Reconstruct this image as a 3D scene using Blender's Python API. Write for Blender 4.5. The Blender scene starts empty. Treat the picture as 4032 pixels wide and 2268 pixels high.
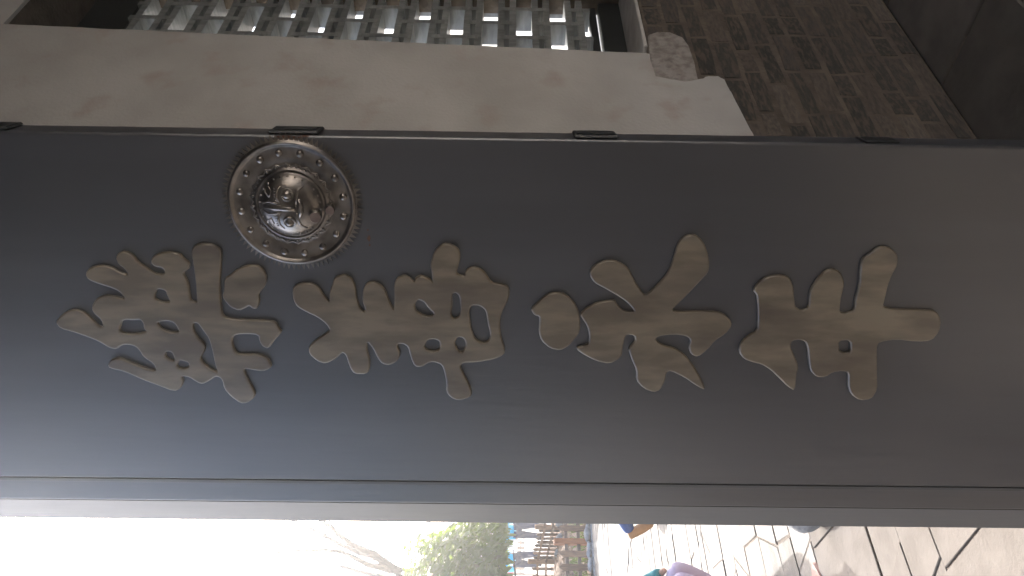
import bpy, bmesh, math, random
from mathutils import Vector, Matrix, noise
random.seed(7)
R = math.radians
sc = bpy.context.scene
COL = sc.collection

# ------------------------------------------------------------------ camera
# World: x runs along the gatehouse front wall, y points out of the gate, z up.
# The phone was held on its side, so the picture lies on its right edge.
CAM = Vector((-0.842, -1.539, 1.60))
FPX, PW, PH = 3020.0, 4032.0, 2268.0
YAW_F = Vector((0.682, 0.731, 0)).normalized()
YAW_R = Vector((YAW_F.y, -YAW_F.x, 0))
PITCH, ROLL = R(0.5), R(0.75)
fwd = YAW_F * math.cos(PITCH) + Vector((0, 0, -math.sin(PITCH)))
down = fwd.cross(YAW_R).normalized()
if down.z > 0: down = -down
lx = (down * math.cos(ROLL) + YAW_R * math.sin(ROLL)).normalized()
ly = (YAW_R * math.cos(ROLL) - down * math.sin(ROLL)).normalized()
cam = bpy.data.cameras.new('camera')
cam.sensor_width = 36.0
cam.lens = 36.0 * FPX / PW
cam.clip_start, cam.clip_end = 0.02, 3000
camo = bpy.data.objects.new('camera', cam)
COL.objects.link(camo)
M = Matrix((lx, ly, -fwd)).transposed().to_4x4()
M.translation = CAM
camo.matrix_world = M
sc.camera = camo

# ------------------------------------------------------------------ sky, sun, exposure
SUN_EL = R(34.5)
SUN_DIR = Vector((0.360, 1.031, 0)).normalized() * math.cos(SUN_EL) + Vector((0, 0, math.sin(SUN_EL)))
world = bpy.data.worlds.new('World')
sc.world = world
world.use_nodes = True
wn = world.node_tree.nodes
wn.clear()
sky = wn.new('ShaderNodeTexSky')
sky.sky_type = 'NISHITA'
sky.sun_disc = False
sky.sun_elevation = SUN_EL
sky.sun_rotation = math.atan2(SUN_DIR.x, SUN_DIR.y)
sky.dust_density = 6.0
sky.air_density = 1.0
sky.ozone_density = 0.6
bg = wn.new('ShaderNodeBackground')
bg.inputs['Strength'].default_value = 0.15
wo = wn.new('ShaderNodeOutputWorld')
world.node_tree.links.new(sky.outputs[0], bg.inputs[0])
world.node_tree.links.new(bg.outputs[0], wo.inputs[0])
sl = bpy.data.lights.new('sun', 'SUN')
sl.energy = 2.0
sl.angle = R(0.6)
sl.color = (1.0, 0.95, 0.87)
so = bpy.data.objects.new('sun', sl)
COL.objects.link(so)
so.rotation_euler = SUN_DIR.to_track_quat('Z', 'Y').to_euler()
so.location = (0, 0, 20)
sc.view_settings.view_transform = 'Standard'
sc.view_settings.look = 'None'
sc.view_settings.gamma = 1.0
sc.view_settings.use_curve_mapping = False
sc.view_settings.exposure = 2.25
sc.view_settings.use_white_balance = True
sc.view_settings.white_balance_temperature = 6050
sc.render.engine = 'CYCLES'
sc.cycles.use_denoising = True
sc.cycles.max_bounces = 10
sc.cycles.diffuse_bounces = 6
sc.cycles.sample_clamp_indirect = 8.0
sc.cycles.caustics_reflective = False
sc.cycles.caustics_refractive = False

# ------------------------------------------------------------------ helpers
def ray(px, py):
    cx = (px - PW / 2) / FPX
    cy = -(py - PH / 2) / FPX
    return (lx * cx + ly * cy + fwd).normalized()
def on_plane(px, py, p0, n):
    d = ray(px, py)
    return CAM + d * ((Vector(p0) - CAM).dot(Vector(n)) / d.dot(Vector(n)))
def at_depth(px, py, dep):
    d = ray(px, py)
    return CAM + d * (dep / d.dot(YAW_F))
def on_wall(px, py, y=0.0): return on_plane(px, py, (0, y, 0), (0, 1, 0))
def on_z(px, py, z=0.0): return on_plane(px, py, (0, 0, z), (0, 0, 1))
def cam_xd(x, y):
    v = Vector((x, y, 0)) - Vector((CAM.x, CAM.y, 0))
    return v.dot(YAW_R), v.dot(YAW_F)
def from_cam(X, d, z=0.0):
    p = CAM + YAW_R * X + YAW_F * d
    return Vector((p.x, p.y, z))
def sstep(t):
    t = max(0.0, min(1.0, t)); return t * t * (3 - 2 * t)
def ground_z(x, y):
    X, d = cam_xd(x, y)
    return 0.2 * sstep((-X - 6.1) / 1.0) * sstep((d - 15) / 4)

WORLD = {}
def link(o, parent=None, world=None):
    COL.objects.link(o)
    w = world if world is not None else Matrix()
    if parent is not None:
        o.parent = parent
        o.matrix_parent_inverse = WORLD[parent.name].inverted()
    o.matrix_basis = w
    WORLD[o.name] = w
    return o
def tag(o, label=None, cat=None, group=None, kind=None):
    if label: o['label'] = label
    if cat: o['category'] = cat
    if group: o['group'] = group
    if kind: o['kind'] = kind
    return o
def thing(name, loc, label, cat, group=None):
    o = bpy.data.objects.new(name, None)
    o.empty_display_size = 0.1
    link(o, None, Matrix.Translation(Vector(loc)))
    return tag(o, label, cat, group)
def mesh_data(name, verts, faces, mat=None, smooth=False):
    me = bpy.data.meshes.new(name)
    me.from_pydata([tuple(v) for v in verts], [], faces)
    bm = bmesh.new(); bm.from_mesh(me)
    bmesh.ops.recalc_face_normals(bm, faces=bm.faces)
    bm.to_mesh(me); bm.free()
    if mat: me.materials.append(mat)
    if smooth:
        for p in me.polygons: p.use_smooth = True
    me.update()
    return me
def mobj(name, verts, faces, mat, parent=None, smooth=False, world=None):
    return link(bpy.data.objects.new(name, mesh_data(name, verts, faces, mat, smooth)), parent, world)
def bm_obj(name, bm, mat, parent=None, smooth=False, world=None):
    me = bpy.data.meshes.new(name)
    bmesh.ops.recalc_face_normals(bm, faces=bm.faces)
    bm.to_mesh(me); bm.free()
    me.materials.append(mat)
    if smooth:
        for p in me.polygons: p.use_smooth = True
    return link(bpy.data.objects.new(name, me), parent, world)
BF = [(0, 1, 2, 3), (4, 7, 6, 5), (0, 4, 5, 1), (1, 5, 6, 2), (2, 6, 7, 3), (3, 7, 4, 0)]
def box_bm(x0, x1, y0, y1, z0, z1, bevel=0.0, bm=None, seg=1, mtx=None):
    b = bmesh.new()
    vs = [b.verts.new(c) for c in ((x0, y0, z0), (x1, y0, z0), (x1, y1, z0), (x0, y1, z0),
                                   (x0, y0, z1), (x1, y0, z1), (x1, y1, z1), (x0, y1, z1))]
    for f in BF: b.faces.new([vs[i] for i in f])
    if bevel > 0:
        bmesh.ops.bevel(b, geom=list(b.edges), offset=bevel, segments=seg, affect='EDGES', profile=0.5)
    if mtx: bmesh.ops.transform(b, matrix=mtx, verts=b.verts)
    if bm is None: return b
    me = bpy.data.meshes.new('tmp'); b.to_mesh(me); b.free(); bm.from_mesh(me); bpy.data.meshes.remove(me)
    return bm
def box(name, x0, x1, y0, y1, z0, z1, mat, parent=None, bevel=0.0, world=None, seg=1):
    return bm_obj(name, box_bm(x0, x1, y0, y1, z0, z1, bevel, seg=seg), mat, parent, world=world)
def prism(name, poly, z0, z1, mat, parent=None, bevel=0.0, to3=None, world=None):
    """poly in a plane (a,b), extruded from z0 to z1; to3 maps (a,b,c) to space."""
    b = bmesh.new()
    lo = [b.verts.new((p[0], p[1], z0)) for p in poly]
    hi = [b.verts.new((p[0], p[1], z1)) for p in poly]
    n = len(poly)
    b.faces.new(lo[::-1]); top = b.faces.new(hi)
    for i in range(n): b.faces.new((lo[i], lo[(i + 1) % n], hi[(i + 1) % n], hi[i]))
    if bevel > 0:
        bmesh.ops.bevel(b, geom=list(top.edges), offset=bevel, segments=1, affect='EDGES', profile=0.5)
    if to3:
        for v in b.verts: v.co = to3(v.co)
    bmesh.ops.triangulate(b, faces=[f for f in b.faces if len(f.verts) > 4])
    return bm_obj(name, b, mat, parent, world=world)
def tube_geo(pts, rads, n=7):
    vs, fs = [], []
    pts = [Vector(p) for p in pts]
    up = None
    for i, p in enumerate(pts):
        t = (pts[min(i + 1, len(pts) - 1)] - pts[max(i - 1, 0)]).normalized()
        a = t.cross(Vector((0.31, 0.2, 0.93)) if abs(t.z) < .9 else Vector((1, .1, 0))).normalized()
        if up is not None and a.dot(up) < 0: a = -a
        up = a
        c = t.cross(a)
        for k in range(n):
            an = 2 * math.pi * k / n
            vs.append(p + (a * math.cos(an) + c * math.sin(an)) * rads[i])
    for i in range(len(pts) - 1):
        for k in range(n):
            fs.append((i * n + k, i * n + (k + 1) % n, (i + 1) * n + (k + 1) % n, (i + 1) * n + k))
    fs.append(tuple(range(n))[::-1]); fs.append(tuple((len(pts) - 1) * n + k for k in range(n)))
    return vs, fs
def merge(*geos):
    V, F = [], []
    for v, f in geos:
        o = len(V); V += list(v); F += [tuple(i + o for i in q) for q in f]
    return V, F
def lathe_geo(prof, n=24, arc=2 * math.pi):
    vs, fs = [], []
    for r, z in prof:
        for k in range(n):
            a = arc * k / n
            vs.append(Vector((r * math.cos(a), r * math.sin(a), z)))
    for i in range(len(prof) - 1):
        for k in range(n):
            fs.append((i * n + k, i * n + (k + 1) % n, (i + 1) * n + (k + 1) % n, (i + 1) * n + k))
    return vs, fs

# ------------------------------------------------------------------ materials
def mat(name, col, rough=0.7, metal=0.0, col2=None, scale=8.0, detail=6.0, bump=0.0, bscale=None,
        rnd=0.0, stretch=(1, 1, 1), spec=0.5, lo=0.35, hi=0.65, rough2=None, extra=None):
    m = bpy.data.materials.new(name)
    m.use_nodes = True
    nt = m.node_tree; N = nt.nodes; L = nt.links
    p = N['Principled BSDF']
    p.inputs['Roughness'].default_value = rough
    p.inputs['Metallic'].default_value = metal
    p.inputs['Specular IOR Level'].default_value = spec
    tc = N.new('ShaderNodeTexCoord')
    mp = N.new('ShaderNodeMapping'); mp.inputs['Scale'].default_value = stretch
    L.new(tc.outputs['Object'], mp.inputs['Vector'])
    no = N.new('ShaderNodeTexNoise'); no.inputs['Scale'].default_value = scale; no.inputs['Detail'].default_value = detail
    oi = N.new('ShaderNodeObjectInfo')
    ad = N.new('ShaderNodeVectorMath'); ad.operation = 'ADD'
    sm = N.new('ShaderNodeVectorMath'); sm.operation = 'SCALE'; sm.inputs['Scale'].default_value = 17.0
    cmb = N.new('ShaderNodeCombineXYZ')
    for k in range(3): L.new(oi.outputs['Random'], cmb.inputs[k])
    L.new(cmb.outputs[0], sm.inputs[0]); L.new(mp.outputs[0], ad.inputs[0]); L.new(sm.outputs[0], ad.inputs[1])
    L.new(ad.outputs[0], no.inputs['Vector'])
    rp = N.new('ShaderNodeValToRGB')
    c2 = col2 or tuple(c * 0.75 for c in col)
    rp.color_ramp.elements[0].position = lo; rp.color_ramp.elements[0].color = (*c2, 1)
    rp.color_ramp.elements[1].position = hi; rp.color_ramp.elements[1].color = (*col, 1)
    L.new(no.outputs['Fac'], rp.inputs['Fac'])
    src = rp.outputs['Color']
    if rnd > 0:
        mr = N.new('ShaderNodeMapRange'); mr.inputs['To Min'].default_value = 1 - rnd; mr.inputs['To Max'].default_value = 1 + rnd
        L.new(oi.outputs['Random'], mr.inputs['Value'])
        hs = N.new('ShaderNodeHueSaturation'); L.new(src, hs.inputs['Color']); L.new(mr.outputs[0], hs.inputs['Value'])
        src = hs.outputs['Color']
    if extra: src = extra(nt, ad.outputs[0], src)
    L.new(src, p.inputs['Base Color'])
    if rough2 is not None:
        r2 = N.new('ShaderNodeMapRange'); r2.inputs['To Min'].default_value = rough2; r2.inputs['To Max'].default_value = rough
        L.new(no.outputs['Fac'], r2.inputs['Value']); L.new(r2.outputs[0], p.inputs['Roughness'])
    if bump > 0:
        n2 = N.new('ShaderNodeTexNoise'); n2.inputs['Scale'].default_value = bscale or scale * 4; n2.inputs['Detail'].default_value = 8
        L.new(ad.outputs[0], n2.inputs['Vector'])
        bp = N.new('ShaderNodeBump'); bp.inputs['Strength'].default_value = bump; bp.inputs['Distance'].default_value = 0.02
        L.new(n2.outputs['Fac'], bp.inputs['Height']); L.new(bp.outputs[0], p.inputs['Normal'])
    return m
def spots(col, scale, lo, hi, amount=1.0):
    """stains with a shape of their own: a second, coarse noise mixed over the colour"""
    def f(nt, vec, src):
        N, L = nt.nodes, nt.links
        n = N.new('ShaderNodeTexNoise'); n.inputs['Scale'].default_value = scale; n.inputs['Detail'].default_value = 4
        L.new(vec, n.inputs['Vector'])
        r = N.new('ShaderNodeMapRange'); r.inputs['From Min'].default_value = lo; r.inputs['From Max'].default_value = hi
        r.inputs['To Max'].default_value = amount
        L.new(n.outputs['Fac'], r.inputs['Value'])
        mx = N.new('ShaderNodeMix'); mx.data_type = 'RGBA'
        L.new(r.outputs[0], mx.inputs[0]); L.new(src, mx.inputs[6]); mx.inputs[7].default_value = (*col, 1)
        return mx.outputs[2]
    return f

m_door = mat('black_lacquer', (0.027, 0.028, 0.034), 0.40, col2=(0.019, 0.020, 0.025), scale=5, bump=0.028, bscale=70, rough2=0.31, stretch=(1, .09, 1),
             extra=spots((0.040, 0.041, 0.047), 9, 0.48, 0.72, 0.8))
m_door.node_tree.nodes['Principled BSDF'].inputs['IOR'].default_value = 1.95
m_doorframe = mat('frame_lacquer', (0.068, 0.067, 0.066), 0.45, col2=(0.056, 0.055, 0.054), scale=3, bump=0.03, bscale=40, stretch=(1, 1, .2))
m_bead = mat('highlit_bead', (0.10, 0.10, 0.10), 0.4, col2=(0.07, 0.07, 0.07), scale=6)  # paler than the door: edge highlight put into the bead colour
m_gold = mat('dull_gold_paint', (0.205, 0.168, 0.115), 0.33, 0.15, col2=(0.130, 0.102, 0.068), scale=11, bump=0.03, bscale=50, stretch=(3, .8, 1), lo=.4, hi=.6,
             extra=spots((0.070, 0.053, 0.042), 4.5, 0.48, 0.70, 0.65))
m_gold.node_tree.nodes['Principled BSDF'].inputs['IOR'].default_value = 1.8
m_bronze = mat('worn_bronze', (0.30, 0.272, 0.245), 0.36, 1.0, col2=(0.12, 0.108, 0.098), scale=22, rough2=0.28)
m_copper = mat('cut_copper', (0.22, 0.17, 0.15), 0.5, 0.6, scale=40)
m_iron = mat('black_iron', (0.02, 0.021, 0.022), 0.45, 0.3, scale=30, bump=0.05)
m_rust = mat('rust_stain', (0.16, 0.075, 0.045), 0.8, scale=90, bump=0.1)
m_plaster = mat('lime_plaster', (0.40, 0.388, 0.368), 0.85, col2=(0.335, 0.322, 0.302), scale=3.5, bump=0.12, bscale=70,
                extra=spots((0.31, 0.26, 0.225), 6.5, 0.56, 0.76, 0.85))
m_sill = mat('lit_sill', (0.5, 0.48, 0.46), 0.85, col2=(0.4, 0.38, 0.36), scale=14, bump=.1)  # lighter than the pier plaster: light on the sill put into its colour
m_cwall = mat('bounce_wall_plaster', (0.46, 0.445, 0.42), 0.9, col2=(0.40, 0.385, 0.365), scale=2)  # pale coat of the added bounce wall
m_brick = mat('grey_brick', (0.052, 0.046, 0.039), 0.9, col2=(0.033, 0.030, 0.027), scale=9, bump=0.25, bscale=45, rnd=0.35,
              extra=spots((0.085, 0.067, 0.050), 5, 0.46, 0.64, 1.0))
m_mortar = mat('old_mortar', (0.12, 0.096, 0.072), 0.95, col2=(0.07, 0.058, 0.046), scale=12, bump=0.35, bscale=60)
m_smear = mat('mortar_smeared_brick', (0.115, 0.093, 0.072), 0.92, col2=(0.06, 0.052, 0.044), scale=6, bump=0.3, bscale=45, rnd=0.2)
m_roughstone = mat('pitted_stone', (0.30, 0.275, 0.25), 0.95, col2=(0.17, 0.15, 0.135), scale=30, bump=0.8, bscale=38, lo=.3, hi=.6)
m_interior = mat('interior_wall', (0.30, 0.285, 0.265), 0.9, scale=2)
m_sidewall = mat('darkened_side_wall', (0.085, 0.08, 0.075), 0.8, col2=(0.06, 0.056, 0.052), scale=5)  # darkened so the door mirrors less light from this unseen wall
m_ceiling = mat('dark_timber', (0.07, 0.055, 0.045), 0.7, scale=4, stretch=(1, 8, 8))
m_floor = mat('floor_slab', (0.155, 0.135, 0.112), 0.9, col2=(0.105, 0.092, 0.077), scale=6, bump=0.15, rnd=0.2)
m_floorjoint = mat('floor_joint', (0.10, 0.088, 0.075), 0.95, scale=20)
m_lattice = mat('grey_green_paint', (0.22, 0.228, 0.222), 0.36, col2=(0.14, 0.147, 0.145), scale=10, rnd=0.15)
m_wframe = mat('window_frame_paint', (0.022, 0.024, 0.023), 0.42, scale=8)
m_roof = mat('roof_tile', (0.07, 0.07, 0.072), 0.85, scale=12, bump=0.2)
m_stone = mat('paving_stone', (0.165, 0.147, 0.124), 0.75, col2=(0.095, 0.086, 0.073), spec=.3, scale=5, bump=0.35, bscale=26, rnd=0.42, lo=.3, hi=.6)
m_bed = mat('paving_joint', (0.16, 0.13, 0.10), 0.95, col2=(0.085, 0.068, 0.052), scale=25, bump=0.4)
m_granite = mat('granite_slab', (0.145, 0.128, 0.110), 0.9, col2=(0.115, 0.100, 0.085), spec=.2, scale=7, bump=0.15, bscale=60,
                extra=spots((0.11, 0.095, 0.085), 26, 0.64, 0.74, 0.8))
m_pinkstone = mat('pink_stone', (0.30, 0.19, 0.155), 0.8, col2=(0.26, 0.165, 0.135), scale=9)
m_greystone = mat('grey_stone', (0.36, 0.35, 0.33), 0.9, col2=(0.18, 0.175, 0.165), scale=14, bump=0.3, rnd=0.2)
m_ground = mat('pale_ground', (0.42, 0.39, 0.34), 0.95, col2=(0.33, 0.30, 0.26), scale=1.4, bump=0.2, bscale=20)
m_mulch = mat('dry_mulch', (0.24, 0.15, 0.095), 0.95, col2=(0.12, 0.075, 0.05), scale=22, bump=0.7, bscale=40)
m_wood = mat('weathered_picket', (0.33, 0.21, 0.125), 0.8, col2=(0.19, 0.125, 0.085), scale=7, stretch=(6, 6, 0.7), bump=0.15, rnd=0.3)
m_wood2 = mat('orange_timber', (0.42, 0.165, 0.06), 0.7, col2=(0.29, 0.12, 0.055), scale=7, stretch=(6, 6, 0.7), bump=0.1, rnd=0.15)
m_wood4 = mat('half_stained_picket', (0.40, 0.18, 0.08), 0.8, col2=(0.21, 0.15, 0.11), scale=3, stretch=(2, 2, 1.2), rnd=0.2)
m_wood3 = mat('grey_picket', (0.17, 0.125, 0.095), 0.85, col2=(0.11, 0.085, 0.068), scale=7, stretch=(6, 6, 0.7), rnd=0.2)
m_bark = mat('bark', (0.055, 0.048, 0.042), 0.95, col2=(0.03, 0.026, 0.023), scale=10, bump=0.5, stretch=(1, 1, .3))
m_twig = mat('pale_twig', (0.09, 0.07, 0.058), 0.95, scale=10)
def leaf_mat(name, col, tr, rnd=0.35):
    m = mat(name, col, 0.42, col2=tuple(c * .7 for c in col), scale=1.3, rnd=0.0)
    nt = m.node_tree; N = nt.nodes; L = nt.links
    p = N['Principled BSDF']; out = N['Material Output']
    t = N.new('ShaderNodeBsdfTranslucent'); t.inputs[0].default_value = (*tr, 1)
    mx = N.new('ShaderNodeMixShader'); mx.inputs[0].default_value = 0.4
    L.new(p.outputs[0], mx.inputs[1]); L.new(t.outputs[0], mx.inputs[2]); L.new(mx.outputs[0], out.inputs[0])
    return m
m_leaf = leaf_mat('bush_leaf', (0.050, 0.096, 0.012), (0.24, 0.36, 0.026))
m_leafy = leaf_mat('young_leaf', (0.09, 0.12, 0.025), (0.17, 0.21, 0.035))
m_grass = leaf_mat('grass_blade', (0.11, 0.16, 0.03), (0.2, 0.26, 0.05))
m_pale = leaf_mat('dry_pale_leaf', (0.26, 0.21, 0.11), (0.3, 0.24, 0.12))
m_pinkleaf = leaf_mat('dry_pink_leaf', (0.30, 0.19, 0.14), (0.3, 0.2, 0.14))
m_skin = mat('skin', (0.48, 0.30, 0.22), 0.6, scale=20)
m_cyan = mat('cyan_cloth', (0.05, 0.50, 0.74), 0.8, col2=(0.04, 0.42, 0.66), scale=5)
m_navy = mat('navy_cloth', (0.035, 0.042, 0.085), 0.85, col2=(0.025, 0.03, 0.06), scale=5)
m_tape = mat('pale_cyan_tape', (0.25, 0.60, 0.68), 0.6, scale=20)
m_white = mat('white_plastic', (0.78, 0.78, 0.76), 0.5, col2=(0.72, 0.72, 0.70), scale=4)
m_black = mat('black_hair', (0.012, 0.011, 0.012), 0.5, scale=60)
m_teal = mat('teal_cloth', (0.06, 0.26, 0.29), 0.75, scale=9)
m_lav = mat('lavender_cloth', (0.55, 0.47, 0.60), 0.8, col2=(0.50, 0.42, 0.56), scale=8)
m_jean = mat('blue_denim', (0.07, 0.11, 0.24), 0.9, scale=60)
m_coat = mat('grey_coat', (0.10, 0.10, 0.11), 0.9, scale=12)
m_gum = mat('gum_sole', (0.42, 0.22, 0.09), 0.6, col2=(0.34, 0.17, 0.065), scale=30, stretch=(1, 1, 6))
m_red = mat('red_plastic', (0.60, 0.04, 0.02), 0.5, scale=10)
m_yellow = mat('yellow_mark', (0.8, 0.5, 0.05), 0.6, scale=10)
m_lampdark = mat('lamp_dark', (0.05, 0.055, 0.06), 0.5, scale=10)

# ------------------------------------------------------------------ ground
gx = [-60 + 3 * i for i in range(14)] + [-18 + 1.0 * i for i in range(50)] + [33 + 6 * i for i in range(14)]
gy = [-30, -20, -10, -5] + [0.0 + 1.0 * i for i in range(46)] + [50 + 10 * i for i in range(12)]
gv = [(x, y, ground_z(x, y) - 0.085) for y in gy for x in gx]
nx = len(gx)
gf = [(j * nx + i, j * nx + i + 1, (j + 1) * nx + i + 1, (j + 1) * nx + i) for j in range(len(gy) - 1) for i in range(nx - 1)]
g = mobj('ground', gv, gf, m_ground, smooth=True); g['kind'] = 'structure'
far = mobj('far_ground', [(-300, -300, -.6), (300, -300, -.6), (300, 300, -.6), (-300, 300, -.6)], [(0, 1, 2, 3)], m_ground)
far.name = 'terrain'; far['kind'] = 'structure'
# raised walkway beyond the second fence
wv, wf = [], []
for i in range(29):
    X = -22 + i * 1.0
    for d in (20.6, 22, 24, 26, 28, 30, 34, 40, 48):
        p = from_cam(X, d); wv.append((p.x, p.y, ground_z(p.x, p.y) + 0.012))
for i in range(28):
    for k in range(8): wf.append((i * 9 + k, i * 9 + k + 1, (i + 1) * 9 + k + 1, (i + 1) * 9 + k))
m_walk = mat('walkway_paving', (0.50, 0.46, 0.40), 0.9, col2=(0.36, 0.33, 0.28), scale=6, stretch=(.5, 3, 1), lo=.45, hi=.55)
wk = mobj('path', wv, wf, m_walk, smooth=True); wk['kind'] = 'structure'

# ------------------------------------------------------------------ pavement of long flagstones
pav = box('pavement', -7, 12.5, -0.2, 11.42, -0.08, -0.0065, m_bed); pav['kind'] = 'structure'
rest = [[], []]
def flagstone(poly, h, keep, m=m_stone, bevel=0.005):
    if keep: prism('paving_stone', poly, -0.05, h, m, pav, bevel)
    else:
        n = len(poly); o = len(rest[0])
        rest[0].extend([(a, b, -0.03) for a, b in poly] + [(a, b, h) for a, b in poly])
        rest[1].append(tuple(range(o + n, o + 2 * n)))
        for i in range(n): rest[1].append((o + i, o + (i + 1) % n, o + n + (i + 1) % n, o + n + i))
y = 2.24; kept = 0
rs = random.Random(11)
while y < 11.35:
    wdt = rs.choice((0.15, 0.19, 0.22, 0.26, 0.30))
    y1 = min(y + wdt, 11.40)
    xc = CAM.x + 0.45 * (y - CAM.y)
    x = -6.6 + rs.random() * 0.6
    e0 = (0, 0)
    while x < 12:
        ln = rs.uniform(0.32, 0.95)
        s = rs.uniform(-0.13, 0.13)
        e1 = (s, -s)
        gp = rs.uniform(0.004, 0.009)
        j = lambda: rs.uniform(-0.007, 0.007)
        poly = [(x + e0[0] + gp, y + gp + j()), (x + ln * .5, y + gp + j()), (x + ln + e1[0] - gp, y + gp + j()),
                (x + ln + e1[1] - gp, y1 - gp + j()), (x + ln * .5, y1 - gp + j()), (x + e0[1] + gp, y1 - gp + j())]
        xm = x + ln / 2
        near = (xc - 1.2 < xm < xc + 1.6) and kept < 285
        flagstone(poly, rs.uniform(-0.005, 0.004), near)
        kept += near
        x += ln; e0 = e1
    y = y1
ro = mobj('paving_stones', rest[0], rest[1], m_stone, pav); ro['kind'] = 'stuff'
# big dressed slabs under the eaves, next to the threshold
def slab(poly, m=m_granite, h=0.004): prism('granite_slab', poly, -0.05, h, m, pav, 0.003)
slab([(-3.0, 1.625), (-0.885, 1.62), (-0.885, 2.225), (-3.0, 2.22)]); slab([(-0.88, 1.625), (0.80, 1.625), (0.84, 1.9), (0.86, 2.225), (-0.88, 2.22)])
slab([(0.812, 1.63), (2.6, 1.625), (2.6, 2.225), (0.872, 2.225), (.852, 1.9)])
slab([(-2.6, .2), (-1.1, .2), (-1.1, 1.14), (-2.6, 1.15)]); slab([(-1.08, .2), (0.36, .2), (0.33, .75), (0.30, 1.145), (-1.08, 1.14)]); slab([(0.371, .2), (2.2, .2), (2.2, 1.14), (0.311, 1.145), (.341, .75)])
for (yy0, yy1, xs) in ((1.151, 1.383, (-2.2, -1.5, -.9, -.3, .02, .31, .62, 1.0, 1.6, 2.4)), (1.389, 1.619, (-2.4, -1.7, -.8, -.2, .2, .46, .72, 1.1, 1.7, 2.4))):
    sj = 0.0
    for a, b in zip(xs[:-1], xs[1:]):
        s = sj; s2 = sj = rs.uniform(-.07, .07)
        flagstone([(a + .0025 + s, yy0), (b - .0025 + s2, yy0), (b - .0025 - s2, yy1), (a + .0025 - s, yy1)], rs.uniform(-.003, .004), True, m_granite, .003)
# pink rounded stone set among the slabs
pk = on_z(3212, 2262)
prism('pink_paving_stone', [(pk.x - .20 + .26 * math.cos(a) * (1 if math.cos(a) > 0 else .9), pk.y - .015 + .085 * math.sin(a)) for a in [2 * math.pi * k / 18 for k in range(18)]], -0.05, 0.012, m_pinkstone, pav, 0.012)

# ------------------------------------------------------------------ gatehouse
gate = thing('gatehouse', (0, 0, 0), 'dark brick gatehouse with pale plaster pier and lattice window beside the open gate', 'gatehouse')
CEIL = 4.9
WT = 0.30
wL0, wL1 = on_wall(2549, 209), on_wall(40, 95)
WX = (wL0.x + wL1.x) / 2
WSILL = wL0.z - 0.01
WHEAD = on_wall(75, 52).z
WX1 = WX + 1.35
XR, XL, YB = 4.2, -1.75, -4.2
OPX = -1.52           # other side of the gate opening
LINT = 4.5
def wallbox(x0, x1, z0, z1, y0=0.0, y1=WT, m=m_mortar, name='wall'): return box(name, x0, x1, y0, y1, z0, z1, m, gate)
bw = wallbox(0.13, XR, 0, WSILL, name='brick_wall')
_p = [(0.13, WSILL), (wL0.x - .004, WSILL), (wL1.x - .004, WHEAD), (0.13, WHEAD)]
mobj('wall', [(a, 0, b) for a, b in _p] + [(a, WT, b) for a, b in _p], BF, m_plaster, gate)
wallbox(WX1, 2.72, WSILL, WHEAD); wallbox(3.82, XR, WSILL, WHEAD); wallbox(0.13, XR, WHEAD, CEIL)  # gap on the right is an unseen opening added for the door edge reflection
wallbox(OPX - 0.18, 0.13, LINT + .12, CEIL, m=m_interior); wallbox(XL, OPX - 0.18, LINT + .12, CEIL, m=m_interior) if XL < OPX - .19 else None
box('side_wall', XR, XR + .3, YB, WT, 0, CEIL, m_interior, gate)
box('side_wall', XL - .25, XL, YB, -.02, 0, CEIL, m_sidewall, gate)  # unseen wall set here to keep part of the door's reflection dark
box('rear_wall', XL - .25, -1.3, YB - .3, YB, 0, CEIL, m_interior, gate)
box('rear_wall', 3.6, XR + .3, YB - .3, YB, 0, CEIL, m_interior, gate)
box('rear_lintel', -1.3, 3.6, YB - .3, YB, 3.3, CEIL, m_interior, gate)  # wide unseen opening below, added to let fill light into the room
box('ceiling', XL - .25, XR + .3, YB - .3, WT, CEIL, CEIL + .1, m_ceiling, gate)
for k in range(6):
    xx = -1.3 + k * 1.0
    box('ceiling_beam', xx, xx + .16, YB, 0, CEIL - .2, CEIL, m_ceiling, gate, .01)
# roof: two pitches with eaves
rv = [(XL - .35, .5, 4.72), (XR + .6, .5, 4.72), (XR + .6, -2.0, 6.2), (XL - .35, -2.0, 6.2), (XL - .35, -5.4, 4.5), (XR + .6, -5.4, 4.5)]
rv = rv + [(a, b, c + .14) for a, b, c in rv]
mobj('roof', rv, [(0, 1, 2, 3), (3, 2, 5, 4), (6, 9, 8, 7), (9, 10, 11, 8), (0, 6, 7, 1), (4, 5, 11, 10), (0, 3, 9, 6), (3, 4, 10, 9), (1, 7, 8, 2), (2, 8, 11, 5)], m_roof, gate)
# timber gate frame
JY0 = 0.046
XJ = on_wall(2016, 1984, JY0).x
_d = ray(2016, 2062); JY1 = CAM.y + _d.y * (XJ - CAM.x) / _d.x
df = box('door_frame', XJ, 0.129, JY0, JY1, -.02, LINT + .12, m_doorframe, gate, .004)
box('jamb_post', OPX - 0.18, OPX, JY0, JY1, -.02, LINT + .12, m_doorframe, df, .004)
box('lintel', OPX, XJ, JY0, JY1, LINT, LINT + .12, m_doorframe, df, .004)
box('threshold', OPX, XJ, JY0, JY1 + .02, -.02, .10, m_granite, df, .008)

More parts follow.
